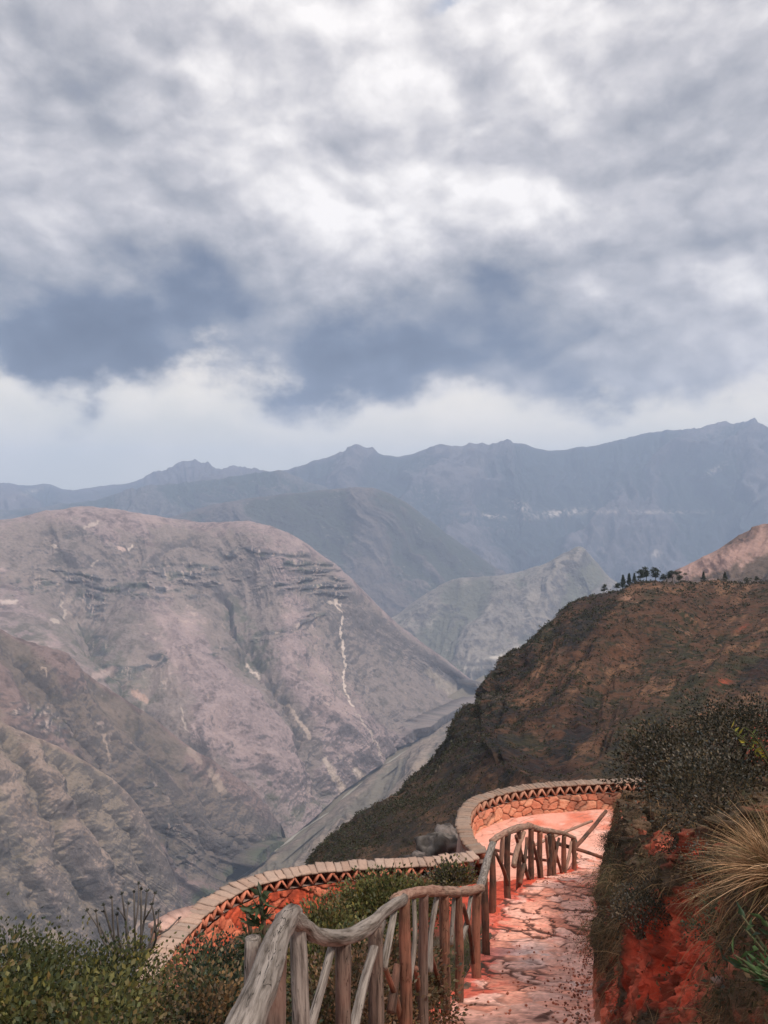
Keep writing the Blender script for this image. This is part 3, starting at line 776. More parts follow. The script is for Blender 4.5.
    tag(root, label, 'wall')
    return root

def stone_up(ss, zz, cid, jt, v):
    c = mixc(np.zeros(ss.shape + (3,)) + C3(.58, .22, .13), C3(.70, .34, .21), sst(.3, .9, cid))
    c = mixc(c, C3(.40, .20, .13), sst(.25, .0, cid))
    c = mixc(c, C3(.66, .28, .19), sst(.0, .6, fbm(ss * 1.2, zz * 1.2, None, 4, 8)) * .5)
    dk = sst(6.6, 9.5, ss) * .55 + .9 * np.clip(blob(ss, zz, 7.9, -9.6, .22, 1) + blob(ss, zz, 9.0, -9.6, .3, 1), 0, 1)  # shade on the back wall's right part put into the colour, plus dark patches
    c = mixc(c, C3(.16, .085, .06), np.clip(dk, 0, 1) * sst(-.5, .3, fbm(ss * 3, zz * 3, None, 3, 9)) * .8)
    return mixc(c, C3(.15, .06, .04), jt * .8)
def stone_lo(ss, zz, cid, jt, v):
    c = mixc(np.zeros(ss.shape + (3,)) + C3(.66, .11, .05), C3(.72, .22, .12), sst(.3, .9, cid))
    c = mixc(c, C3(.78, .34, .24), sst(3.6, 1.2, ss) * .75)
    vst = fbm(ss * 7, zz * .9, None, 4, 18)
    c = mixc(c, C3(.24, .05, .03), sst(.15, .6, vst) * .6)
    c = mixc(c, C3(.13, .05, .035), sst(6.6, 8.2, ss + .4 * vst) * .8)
    return mixc(c, C3(.14, .04, .03), jt * .65)
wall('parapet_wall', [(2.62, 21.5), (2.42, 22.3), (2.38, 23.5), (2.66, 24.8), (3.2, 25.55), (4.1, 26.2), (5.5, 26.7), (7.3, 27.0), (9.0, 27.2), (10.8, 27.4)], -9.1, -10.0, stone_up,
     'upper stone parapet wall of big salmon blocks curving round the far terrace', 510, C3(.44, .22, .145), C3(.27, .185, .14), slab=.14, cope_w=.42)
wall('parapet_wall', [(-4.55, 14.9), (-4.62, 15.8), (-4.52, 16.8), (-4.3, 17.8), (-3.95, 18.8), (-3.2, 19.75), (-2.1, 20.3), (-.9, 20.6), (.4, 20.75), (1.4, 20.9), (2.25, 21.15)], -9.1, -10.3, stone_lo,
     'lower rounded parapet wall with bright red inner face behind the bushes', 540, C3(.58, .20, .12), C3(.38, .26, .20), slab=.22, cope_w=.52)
# low outer ledge stepping off the lower wall
mb = MB()
lp = np.array([(-4.3, 18.35), (-4.55, 18.2), (-4.8, 17.95), (-5.0, 17.6)])
lc = catmull(lp, 6)
for k in range(5):
    a, b = lc[k], lc[k + 1]; t3 = np.array([*(b - a), 0]) / 2; nrm = np.array([t3[1], -t3[0], 0]); nrm /= np.linalg.norm(nrm)
    v_, f_ = boxv([*(a + b) / 2, -9.16 + .008 * ((k * 7) % 3)], t3 * 1.1, nrm * .24, [0, 0, .04]); mb.add(v_, f_, C3(.50, .31, .25) * (1 + .08 * math.sin(k * 5)))
    v_, f_ = boxv([*(a + b) / 2, -10.3], t3, nrm * .18, [0, 0, 1.09]); mb.add(v_, f_, C3(.30, .16, .11))
o = mb.build('ledge_wall', M_stone); tag(o, 'short low wall stub with pale flat top jutting out left of the lower red wall', 'wall')

# ================================================================== EARTH BANK on the right
by = np.concatenate([np.linspace(.8, 14, 900)[:-1], np.linspace(14, 45, 500)])
prof_q = np.array([0, .05, .16, .30, .42, .55, .68, .80, .9, 1.0])
prof_o = np.array([-.08, .02, .10, .16, .26, .50, 1.1, 2.4, 5.0, 10.0])
prof_h = np.array([-.12, .18, .55, .95, 1.22, 1.48, 1.80, 2.35, 3.0, 3.8])
bq = np.linspace(0, 1, 360)
BY, BQ = np.meshgrid(by, bq, indexing='ij')
hs = np.interp(BY, [0, 2, 4, 8, 12, 16, 20, 24, 30, 45], [.62, .72, .92, 1.0, .98, .95, .85, .75, .6, .35])
BX = xR(BY) + .07 + np.interp(BQ, prof_q, prof_o); BZ = zpath(BY) + np.interp(BQ, prof_q, prof_h) * hs
BZ = BZ - .035 * np.maximum(0, BY - 26) * 3
env = sst(0, .12, BQ) * (1 - .4 * sst(.7, 1, BQ))
lump = fbm(BY * .75, BZ * .9, BX * .5, 5, 601); lump2 = fbm(BY * 2.6, BZ * 3.0, BX * 2, 5, 602, .6)
gul = ridged(BY * 1.5 + .35 * lump2, BZ * .35, 3, 603)
dx = -.42 * lump * env - .24 * lump2 * env + .26 * (gul - .4) * env
# overhang and hollow near the top of the face
hol = blob(BY, BQ, 7.6, .52, .9, .05) * .28 + blob(BY, BQ, 5.2, .45, .6, .06) * .2
dx = np.where(dx < 0, dx * (.15 + .85 * sst(.35, .7, BQ)), dx) + .07 * fbm(BY * 7, BZ * 7, BX * 7, 5, 604, .75) * sst(0, .08, BQ) + .06 * sst(.1, .5, BQ)
BXd = BX + dx + hol; BZd = BZ + .22 * lump * env + .10 * lump2 * env + .04 * fbm(BY * 7, BX * 7, None, 4, 606, .65) * env + .16 * blob(BY, BQ, 7.6, .60, 1.1, .05)
BV = np.stack([BXd, BY, BZd], -1)
bkx, bky = proj(BV)
b1 = fbm(BY * 1.6, BZ * 1.6, BX * 1.6, 5, 610); b2 = fbm(BY * 6, BZ * 6, BX * 6, 4, 611, .65)
jx, jy = bkx + 14 * b1 + 8 * b2, bky + 14 * fbm(BY * 1.6 + 9, BZ * 1.6, BX * 1.6, 5, 612)
red = blob(jx, jy, 682, 845, 34, 17) + blob(jx, jy, 700, 905, 24, 26, 30) + blob(jx, jy, 672, 960, 36, 50, -30) + blob(jx, jy, 630, 1005, 46, 26) + blob(jx, jy, 764, 747, 22, 20) * 1.3 + blob(jx, jy, 700, 955, 14, 30) + blob(jx, jy, 606, 925, 8, 26) * .5
red = red + blob(jx, jy, 655, 930, 20, 25) * .6
red = np.clip(red * 1.15 + .55 * b2 + .3 * b1, 0, 1)
redmask = sst(.25, .85, red + .35 * fbm(BY * 14, BZ * 14, BX * 14, 3, 614, .7))
low = sst(.10, .0, BQ)
redmask = np.maximum(redmask, low * .9)
bc = mixc(np.zeros(BV.shape) + C3(.085, .055, .036), C3(.045, .036, .022), sst(-.2, .4, b2))
bc = mixc(bc, C3(.17, .10, .06), sst(.1, .7, b1) * .6)
b3 = fbm(BY * 16, BZ * 16, BX * 16, 4, 613, .7)
rc = mixc(np.zeros(BV.shape) + C3(.54, .068, .032), C3(.66, .14, .08), sst(-.1, .7, b1 + .4 * b2))
rc = mixc(rc, C3(.11, .03, .018), sst(.05, .4, b3) * .7)
rc = mixc(rc, C3(.15, .035, .02), sst(-.15, .35, b2 - .6 * b1) * .85)
rc = mixc(rc, C3(.70, .27, .16), sst(.35, .9, b2) * .5 + low[...] * .5)
bc = mixc(bc, rc, redmask)
tag(mesh_obj('earth_bank', BV, grid_faces(*BX.shape)[:, ::-1], M_soil, color=bc), kind='structure')

# ================================================================== FENCE
def log_part(name, pts, radii, mat, parent, sides=12, rough=.07, seed=0, res=.05, label=None):
    V, Fc, w = tube(pts, radii, sides, rough, seed, res)
    o = mesh_obj(name, V, Fc, mat, parent, smooth=True, wc=w)
    if label: o['label'] = label
    return o
fence = empty('log_fence', (*(P(290, 912, 2.8)[:2]), -2.45))
tag(fence, 'rustic fence of weathered grey logs and crooked sticks running down beside the stone path', 'fence')
sd_ = 100
def rail(pix, rad, mat, seed, rough=.07):
    pts = np.array([P(*p) for p in pix])
    return log_part('rail', pts, rad, mat, fence, 18, rough, seed, .035)
rail([(232, 1062, 1.62), (249, 1015, 1.78), (266, 972, 2.1), (278, 938, 2.45), (288, 918, 2.75), (297, 914, 2.88)], [.040, .040, .040, .038, .036, .026], W_pale, 3, .10)
rail([(288, 914, 2.78), (300, 922, 2.88), (316, 935, 3.1), (343, 938, 3.45), (368, 927, 3.85), (385, 911, 4.2), (402, 899, 4.6)], [.026, .03, .030, .032, .032, .030, .034], W_pale, 5, .09)
rail([(396, 900, 4.5), (410, 894, 4.9), (430, 891, 5.6), (450, 892, 6.4), (468, 891, 7.6), (482, 888, 8.7)], [.032, .032, .036, .040, .042, .040], W_tan, 7, .09)
rail([(479, 890, 8.55), (484, 874, 9.6), (488, 858, 11.0), (493, 843, 12.4), (496, 838, 12.8)], [.045, .05, .05, .05, .045], W_pale, 9, .05)
rail([(492, 841, 12.3), (503, 834, 13.0), (518, 828, 14.2), (532, 826, 15.1)], [.045, .05, .06, .045], W_tan, 11, .08)
rail([(528, 825, 15.0), (537, 829, 15.7), (548, 831, 16.8), (562, 833, 18.2), (575, 838, 19.6)], [.05, .065, .055, .05, .04], W_tan, 13, .08)
def gz(p):  # ground under a plan point, at the path edge
    return float(ground_n(np.array([p[0]]), np.array([p[1]]))[0])
def post(px, pyt, d, w, mat, lean=(0, 0), seed=0, name='post', label=None):
    top = P(px, pyt, d); r = w / 2 / F * d
    base = np.array([top[0] + lean[0], top[1] + lean[1], 0]); base[2] = min(gz(base), float(zpath(base[1]))) - .12
    mid_ = (top + base) / 2 + np.array([.4, 0, 0]) * r * math.sin(seed * 2.3)
    return log_part(name, [base, mid_, top + [0, 0, .0]], [r * 1.1, r * 1.02, r * .93], mat, fence, 14, .06, seed, .05, label)
W_dark = wood_mat('dark_weathered_wood', (.20, .145, .115), (.05, .036, .03), (.24, .11, .08), .35)
PZ = [  # px, top, depth, width px, material, lean
    (253, 938, 2.62, 17, W_grey, (-.04, .05)), (276, 946, 2.55, 24, W_dark, (.0, .0)), (297, 921, 2.90, 18, W_grey, (.03, .0)),
    (343, 939, 3.47, 16, W_dark, (0, 0)), (375, 926, 3.98, 16, W_dark, (.06, .05)), (404, 900, 4.62, 12, W_red, (0, 0)), (424, 895, 5.35, 10, W_dark, (.0, 0)), (444, 894, 6.2, 10.5, W_red, (.03, 0)),
    (458, 894, 6.9, 8.5, W_red, (.0, 0)), (477, 892, 8.45, 9, W_red, (0, 0)), (484, 876, 9.6, 7.5, W_brown, (.03, 0)), (492, 848, 12.2, 6.8, W_brown, (.0, 0)), (508, 834, 13.3, 6.4, W_brown, (0, 0)),
    (519, 830, 14.2, 5, W_brown, (0, .1)), (531, 829, 15.0, 6, W_brown, (0, 0)), (540, 832, 15.8, 5.6, W_red, (.02, 0)), (549, 834, 16.8, 5, W_brown, (0, 0)), (552, 834, 17.2, 5, W_red, (.06, 0)), (564, 836, 18.3, 5, W_red, (.0, 0)), (573, 839, 19.4, 4.6, W_red, (.02, 0))]
for k, (px, pt, d, w, m, ln) in enumerate(PZ):
    post(px, pt, d, w, m, ln, k + 1)
def brace(a, b, w, mat, seed, bow=0.0):
    A_, B_ = P(*a), P(*b); mid_ = (A_ + B_) / 2 + np.array([bow, 0, 0]); r0 = w / 2 / F * a[2]
    return log_part('brace', [B_, mid_, A_], [r0 * 1.1, r0, r0 * .85], mat, fence, 10, .09, seed, .05)
BZs = [((334, 938, 3.38), (308, 1034, 3.05), 8.5, W_grey, .004), ((383, 921, 4.1), (352, 1034, 3.55), 9, W_grey, -.01), ((396, 902, 4.5), (384, 968, 4.15), 7, W_pale, .0), ((384, 965, 4.3), (402, 1024, 4.7), 6, W_red, .01),
       ((414, 898, 5.0), (409, 985, 4.8), 4.5, W_pale, .02), ((437, 897, 5.9), (430, 972, 5.7), 5.5, W_pale, -.02), ((454, 897, 6.7), (451, 945, 6.6), 4.5, W_pale, .0), ((471, 895, 7.9), (459, 948, 7.2), 4.5, W_pale, .02),
       ((416, 968, 5.2), (423, 1018, 5.6), 6, W_red, .0), ((431, 955, 5.8), (443, 1004, 6.3), 5, W_brown, .01), ((463, 905, 7.2), (473, 962, 8.2), 5, W_brown, .02), ((397, 965, 4.6), (391, 1012, 4.4), 8, W_brown, 0),
       ((496, 853, 12.6), (508, 885, 13.3), 4.5, W_brown, .02), ((524, 832, 14.4), (514, 866, 13.6), 5, W_tan, -.03), ((516, 836, 14.0), (529, 880, 14.9), 4, W_brown, .0), ((527, 838, 14.9), (520, 884, 14.2), 4, W_brown, .02),
       ((533, 842, 15.2), (540, 882, 15.8), 3.6, W_brown, .02), ((546, 836, 16.4), (549, 868, 17), 3.4, W_tan, 0), ((559, 838, 17.8), (554, 872, 17.3), 3.2, W_brown, -.02), ((571, 842, 19.2), (564, 874, 18.4), 3.2, W_tan, .03), ((554, 838, 17.4), (562, 874, 18.2), 3, W_brown, -.03), ((503, 836, 12.9), (501, 862, 12.9), 4.6, W_tan, .0)]
for k, (a, b, w, m, bw) in enumerate(BZs):
    brace(a, b, w, m, 40 + k, bw)
# pole barrier beyond the fence end
pb = empty('pole_barrier', P(585, 868, 21))
tag(pb, 'barrier of thin crossed poles between the fence end and the bank', 'barrier')
for k, (pts, r, m) in enumerate([([(572, 851, 19.8), (590, 831, 20.6), (606, 811, 21.4)], [.052, .05, .045], W_brown), ([(528, 848, 19.4), (560, 834, 20.4), (592, 821, 21.6)], [.035, .035, .035], W_tan), ([(548, 841, 19.2), (580, 850, 19.8), (612, 861, 20.2)], [.045, .045, .045], W_brown),
                               ([(492, 849, 17.6), (520, 856, 18.2), (556, 862, 18.9)], [.03, .03, .03], W_brown)]):
    log_part('pole', np.array([P(*p) for p in pts]), r, m, pb, 10, .06, 70 + k, .08)

# ================================================================== VEGETATION
def leaves(centers, dirs, length, width, cols, fold=.25, droop=0.0):
    """diamond leaves folded along the midrib: 4 verts, 2 tris"""
    n = len(centers)
    D = dirs / (np.linalg.norm(dirs, axis=1)[:, None] + 1e-9)
    R = rng.normal(size=(n, 3)); S = np.cross(D, R); S /= np.linalg.norm(S, axis=1)[:, None] + 1e-9
    U = np.cross(S, D)
    l = (length * rng.uniform(.65, 1.25, n))[:, None]; w = (width * rng.uniform(.7, 1.2, n))[:, None]
    a = centers; b = centers + D * l * .45 + S * w + U * w * fold; c = centers + D * l - U * l * droop; e = centers + D * l * .45 - S * w + U * w * fold
    V = np.stack([a, b, c, e], 1).reshape(-1, 3)
    i = np.arange(n)[:, None] * 4
    Fc = np.concatenate([i + [0, 1, 2], i + [0, 2, 3]])
    return V, Fc, np.repeat(cols, 4, 0)

def shrub(name, base, R3, n_cl, n_leaf, lsz, pal, label, cat='shrub', group=None, stemc=(.10, .07, .05), seed=0, lw=.32, up=.35, clump=.16, top=None, flat=.0, twist=.0, mat=None, nst=26, core=.35):
    """stems from the base to clumps spread through an uneven crown"""
    r = np.random.default_rng(seed)
    base = np.asarray(base, float); R3 = np.asarray(R3, float)
    root = empty(name, base)
    cen = base + np.array([0, 0, R3[2] * .95])
    q = r.normal(size=(n_cl, 3)); q /= np.linalg.norm(q, axis=1)[:, None]
    q[:, 2] = np.where(q[:, 2] < -.5, -q[:, 2], q[:, 2])
    rad = core + (1 - core) * r.uniform(0, 1, n_cl) ** .45
    lob = 1 + .28 * vn(q[:, 0] * 2.1 + seed, q[:, 1] * 2.1, q[:, 2] * 2.1, seed)
    cc = cen + q * R3 * (rad * lob)[:, None]
    mb = MB()
    for k in r.choice(n_cl, min(nst, n_cl), replace=False):
        e = cc[k]; m1 = base + (e - base) * .45 + r.normal(size=3) * .06 * R3
        m1[2] = base[2] + (e[2] - base[2]) * .55
        b0 = base + np.array([r.uniform(-.15, .15), r.uniform(-.15, .15), -.1]) * R3.mean()
        V, Fc, w = tube([b0, m1, e], np.array([.022, .013, .005]) * R3.mean() / .8, 5, .05, int(k), .12)
        mb.add(V, Fc, np.array(stemc) * r.uniform(.7, 1.3))
    mb.build('stems', M_stem, root, smooth=True)
    ci = r.integers(0, n_cl, n_leaf)
    off = r.normal(size=(n_leaf, 3)) * clump * np.array([1, 1, .75])
    p = cc[ci] + off
    dr = off / clump * .6 + (p - cen) / R3 * .5 + np.array([0, 0, up]) + r.normal(size=(n_leaf, 3)) * .45
    clc = np.array(pal)[r.integers(0, len(pal), n_cl)]
    col = clc[ci] * r.uniform(.65, 1.4, n_leaf)[:, None] * (1 + r.normal(size=(n_leaf, 1)) * np.array([[.12, .03, -.1]]))
    V, Fc, c = leaves(p, dr, lsz, lsz * lw, np.clip(col, .004, .8), droop=flat)
    mesh_obj('foliage', V, Fc, mat or M_leaf, root, color=c, smooth=False)
    tag(root, label, cat, group or 'bushes of the %s kind' % name.split('_')[0])
    return root

def gpt(px, d, dx=0):
    x = (px - CX) / F * d + dx
    return np.array([x, d, gz((x, d))])
G1 = [(.070, .072, .024), (.048, .054, .020), (.10, .092, .028), (.035, .042, .016), (.14, .12, .035)]
G2 = [(.045, .060, .035), (.035, .048, .028), (.07, .085, .045), (.028, .035, .02)]
G3 = [(.10, .10, .03), (.065, .07, .025), (.14, .125, .04), (.045, .05, .018), (.13, .095, .04)]
GD = [(.05, .042, .026), (.035, .034, .022), (.09, .07, .04), (.028, .028, .02), (.12, .10, .075)]
def shrub_px(px, d, ytop, rx, name, *a, ry=None, **k):
    """shrub standing on the ground at plan point; top reaches ytop"""
    b = gpt(px, d); zt_ = (CY - ytop) / F * d
    h = max(.35, zt_ - b[2])
    return shrub(name, b, (rx, ry or rx, h / 2), *a, **k)

shrub_px(-5, 4.3, 952, .62, 'leafy_shrub', 190, 26000, .026, G1, 'big yellow-green shrub filling the bottom left corner', seed=1, clump=.085)
shrub_px(78, 4.6, 946, .58, 'leafy_shrub', 190, 26000, .025, G1, 'broad olive green shrub just right of the corner shrub', seed=2, clump=.085)
shrub_px(128, 3.9, 965, .30, 'leafy_shrub', 90, 10000, .022, G1, 'small green bush in front of the bare branched plant', seed=3, clump=.07)
shrub_px(20, 3.2, 985, .40, 'leafy_shrub', 80, 8000, .030, G3, 'low bright yellow-green bush at the lower left edge', seed=4, clump=.07)
shrub_px(100, 3.0, 1000, .3, 'leafy_shrub', 60, 5000, .028, G3, 'low sprawling bush at the bottom edge left of the dry stalks', seed=14, clump=.06)
shrub_px(213, 5.4, 933, .34, 'leafy_shrub', 110, 13000, .028, G2, 'rounded dark glossy shrub in front of the left end of the red wall', seed=5, clump=.07)
shrub_px(190, 3.6, 985, .32, 'dry_shrub', 70, 5500, .024, [(.13, .085, .045), (.09, .07, .03), (.06, .065, .025), (.19, .12, .06)], 'brownish dry shrub between the dark shrub and the fence corner', seed=6, clump=.08)
shrub_px(245, 3.9, 962, .28, 'leafy_shrub', 70, 6500, .026, G2, 'dark low shrub touching the leaning grey post', seed=7, clump=.07)
# behind the fence
shrub_px(325, 9.5, 915, .5, 'leafy_shrub', 110, 9000, .055, G3, 'olive bush behind the sagging rail of the fence', seed=8, clump=.13)
shrub_px(378, 11.5, 884, .62, 'leafy_shrub', 130, 10000, .055, G3, 'tall green bush in front of the right end of the red wall', seed=9, clump=.13)
shrub_px(408, 13.0, 892, .42, 'leafy_shrub', 110, 9000, .055, [(.10, .10, .035), (.07, .07, .03), (.14, .12, .05)], 'low olive bush beside the red soil patch behind the fence', seed=10, clump=.13)
shrub_px(312, 7.0, 940, .5, 'leafy_shrub', 90, 8000, .045, G3, 'bush seen through the fence just right of its corner', seed=11, clump=.11)
shrub_px(362, 7.0, 938, .5, 'leafy_shrub', 90, 8000, .042, G1, 'dark green bush seen through the fence below the sagging rail', seed=12, clump=.11)
shrub_px(452, 18.0, 872, .4, 'leafy_shrub', 60, 4500, .07, GD + G3, 'small scrubby bush between the red soil and the lower wall', seed=13, clump=.15)
shrub_px(330, 5.0, 965, .36, 'dry_shrub', 70, 5500, .030, [(.15, .09, .05), (.10, .07, .035), (.07, .06, .03), (.21, .12, .07)], 'dry brown undergrowth shrub low behind the first fence posts', seed=15, clump=.10)
shrub_px(395, 6.0, 955, .36, 'dry_shrub', 70, 5500, .034, [(.16, .09, .05), (.10, .07, .035), (.08, .07, .03), (.20, .10, .06)], 'dry reddish undergrowth shrub low behind the middle fence posts', seed=16, clump=.10)

# rosette plant by the corner post
def rosette(name, top, base, label, n=46, ln=.16, cols=((.04, .055, .025), (.06, .075, .03)), seed=0, w=.13):
    r = np.random.default_rng(seed); root = empty(name, base)
    V, Fc, wc = tube([base, (np.array(base) + top) / 2 + [.02, 0, 0], top], [.014, .011, .008], 6, .05, 3, .06)
    mb = MB(); mb.add(V, Fc, C3(.09, .06, .04)); mb.build('stem', M_stem, root, smooth=True)
    th = r.uniform(0, 2 * math.pi, n); e = r.uniform(-.35, 1.1, n)
    D = np.stack([np.cos(th) * np.cos(e), np.sin(th) * np.cos(e), np.sin(e)], 1)
    p = np.array(top) + np.stack([0 * th, 0 * th, r.uniform(-.16, 0.02, n)], 1)
    c = np.array(cols)[r.integers(0, len(cols), n)] * r.uniform(.7, 1.4, n)[:, None]
    V, Fc, c = leaves(p, D, ln, ln * w, c, droop=.1)
    mesh_obj('leaves', V, Fc, M_leaf, root, color=c, smooth=False)
    tag(root, label, 'plant'); return root
rosette('rosette_plant', P(261, 899, 3.3), P(259, 990, 3.3), 'dark spiky rosette plant rising behind the fence corner', n=60, ln=.078, seed=1)
rosette('rosette_plant', P(247, 912, 3.5), P(250, 990, 3.5), 'lower dark leafy sprout left of the spiky rosette plant', n=40, ln=.06, seed=2)

# bare branched plant with tufted tips
def bare_plant(base, tips, label, seed):
    r = np.random.default_rng(seed); root = empty('bare_branched_plant', base); mb = MB(); tp = []; td = []
    for k, t_ in enumerate(tips):
        t_ = np.array(t_); m1 = base + (t_ - base) * np.array([.75, .7, .35]) + r.normal(size=3) * .02
        V, Fc, w = tube([base + r.normal(size=3) * [.03, .03, 0], m1, t_], [.011, .0075, .0045], 5, .05, k, .06); mb.add(V, Fc, C3(.10, .085, .075) * r.uniform(.7, 1.5))
        if k % 2 == 0:
            m2 = m1 + (t_ - m1) * .3; t2 = t_ + np.array([r.uniform(-.12, .12), r.uniform(-.1, .1), r.uniform(-.1, .02)])
            V, Fc, w = tube([m2, (m2 + t2) / 2 + [.01, 0, -.01], t2], [.006, .005, .004], 5, .05, k, .05); mb.add(V, Fc, C3(.11, .09, .08)); tp.append(t2); td.append(t2 - m2)
        tp.append(t_); td.append(t_ - m1)
    mb.build('branches', M_stem, root, smooth=True)
    pal_ = np.array([(.06, .065, .05), (.045, .045, .04), (.10, .10, .08)])
    for t_, d_ in zip(tp, td):
        D = d_ / np.linalg.norm(d_) + r.normal(size=(14, 3)) * .55
        V, Fc, c = leaves(np.repeat(t_[None], 14, 0), D, .022, .004, pal_[r.integers(0, 3, 14)]); mesh_obj('leaf_tuft', V, Fc, M_leaf, root, color=c, smooth=False)
    tag(root, label, 'plant')
bare_plant(P(136, 962, 4.9), [P(96, 912, 4.8), P(100, 926, 4.9), P(104, 906, 5.0), P(112, 898, 4.8), P(122, 895, 5.0), P(128, 905, 5.1), P(134, 893, 4.9), P(141, 890, 4.8), P(147, 892, 5.0), P(156, 915, 5.0), P(152, 905, 4.8), P(117, 915, 4.7), P(160, 924, 5.0)],
           'dark nearly leafless plant with tufted branch tips standing above the green shrubs', 4)

# grass
def blades(base, dirs, ln, wd, cols, bend, seg=4, r=rng):
    n = len(base); D = dirs / np.linalg.norm(dirs, axis=1)[:, None]
    S = np.cross(D, np.array([0, 0, 1.0])); S += r.normal(size=S.shape) * .3; S /= np.linalg.norm(S, axis=1)[:, None] + 1e-9
    rows = []
    for k in range(seg + 1):
        t = k / seg
        c = base + D * (ln * t)[:, None] + np.array([0, 0, -1.0]) * (bend * ln * t * t)[:, None]
        w = (wd * (1 - t * .92))[:, None]
        rows.append(np.stack([c - S * w, c + S * w], 1))
    V = np.stack(rows, 1).reshape(n, -1, 3); m = (seg + 1) * 2
    i = np.arange(n)[:, None] * m
    Fc = np.concatenate([i + np.array([2 * k, 2 * k + 1, 2 * k + 3, 2 * k + 2]) for k in range(seg)])
    return V.reshape(-1, 3), Fc, np.repeat(cols, m, 0)
STRAW = np.array([(.42, .25, .13), (.30, .17, .09), (.52, .34, .20), (.20, .12, .06), (.14, .11, .05)])
DARKG = np.array([(.09, .07, .035), (.13, .085, .045), (.06, .055, .025), (.18, .11, .06), (.045, .04, .02)])
def tuft(p, n, ln, spread, pal, label, seed, axis=(0, 0, 1), bend=.35, wd=.0022, group=None, name='grass_tuft', rb=.07):
    r = np.random.default_rng(seed); ax = np.array(axis, float); ax /= np.linalg.norm(ax)
    D = ax + r.normal(size=(n, 3)) * spread; D[:, 2] = np.where(D[:, 2] < -.3, -D[:, 2], D[:, 2])
    b = r.normal(size=(n, 3)) * [rb, rb, rb * .3]
    V, Fc, c = blades(b, D, ln * r.uniform(.45, 1.15, n), wd * r.uniform(.6, 1.3, n), pal[r.integers(0, len(pal), n)] * r.uniform(.7, 1.3, n)[:, None], bend * r.uniform(.4, 1.6, n), 5, r)
    o = mesh_obj(name, V, Fc, M_dry, None, color=c, smooth=False); o.location = [float(v) for v in p]
    tag(o, label, 'grass', group or 'grass tufts on the bank and the slope'); return o
def bank_at(px, py, ymin=3.4):
    k = np.argmin((bkx - px) ** 2 + (bky - py) ** 2 + 1e6 * (BY < ymin)); i, j = np.unravel_index(k, bkx.shape)
    return BV[i, j].copy()
def bank_front(px, py, ymin=2.6):
    m = (np.hypot(bkx - px, bky - py) < 7) & (BY > ymin)
    k = np.argmin(np.where(m, BY, 1e6)); i, j = np.unravel_index(k, BY.shape)
    return BV[i, j].copy()
bp_ = bank_front(764, 868); print('tuft at', bp_)
ts_ = bp_[1] / 4.7
tuft(bp_ + [.03, -.03, .01], 800, .56 * ts_, .44, STRAW * 1.2, 'largest straw-coloured grass tuft, its long blades fanning left over the bank', 1, (-.75, -.1, .65), .26, .0028 * ts_, rb=.06 * ts_)
tuft(bank_at(757, 850, 5.4) + [0, .1, 0], 200, .36, .36, STRAW, 'upright straw grass tuft behind the largest tuft at the right edge', 2, (-.35, 0, .9), .3, .0020, rb=.07)
tuft(bank_at(648, 838), 1500, .42, .45, STRAW * .8, 'rounded brown grass tuft at the top of the bank beside the path', 3, (-.1, -.1, 1), .45, .0035, rb=.12)
tuft(bank_at(672, 818), 800, .5, .4, STRAW * .7, 'brown grass tuft just right of the rounded tuft at the bank top', 4, (.1, 0, 1), .4, .0035, rb=.12)
tuft(bank_at(636, 820) , 500, .32, .4, DARKG * 1.3, 'dark grass tuft where the terrace wall meets the bank', 5, (-.2, 0, 1), .4, .004, rb=.12)
tuft(bank_at(655, 895), 900, .22, .6, DARKG * 1.3, 'matted brown grass hanging over the middle of the bank', 6, (-.5, -.3, .5), .7, .0025, rb=.12)
tuft(bank_at(628, 880), 900, .24, .5, DARKG * 1.2, 'dark grass tuft hanging over the path edge midway down the bank', 7, (-.6, -.3, .5), .7, .003, rb=.13)
tuft(bank_at(620, 935), 900, .2, .5, DARKG * 1.2, 'dark grass clump low on the bank beside the pale paving patch', 8, (-.5, -.3, .5), .7, .0028, rb=.12)
tuft(bank_at(735, 900), 600, .30, .5, STRAW * .8, 'short dry grass tuft under the largest straw tuft', 9, (-.5, -.2, .5), .6, .0018, rb=.07)
tuft(bank_at(700, 800), 260, .36, .42, STRAW * .75, 'long brown grass tuft under the dark shrub on the bank', 10, (-.3, 0, .9), .4, .003, rb=.12)
for k, (px, d, ln, n, lb) in enumerate([(150, 3.6, .42, 260, 'dry blond stalks between the left green shrubs'), (165, 4.3, .5, 260, 'dry blond grass in front of the left end of the lower wall'), (268, 4.2, .35, 200, 'thin dry grass beside the leaning grey post'),
                                        (408, 17.2, 1.0, 120, 'thin upright grass stalks before the lower wall'), (318, 4.6, .4, 260, 'dry grass at the foot of the fence near its corner'), (360, 5.2, .4, 260, 'dry grass at the foot of the dark middle posts'), (190, 3.1, .3, 200, 'short dry grass at the bottom edge near the big rail'),
                                        (212, 4.0, .36, 200, 'dry seed-head grass below the dark glossy shrub')]):
    tuft(gpt(px, d), n, ln, .16 if d > 10 else .25, STRAW, lb, 30 + k, (0, 0, 1), .2, .0022 if d < 10 else .006, rb=.1 if d < 10 else .3)

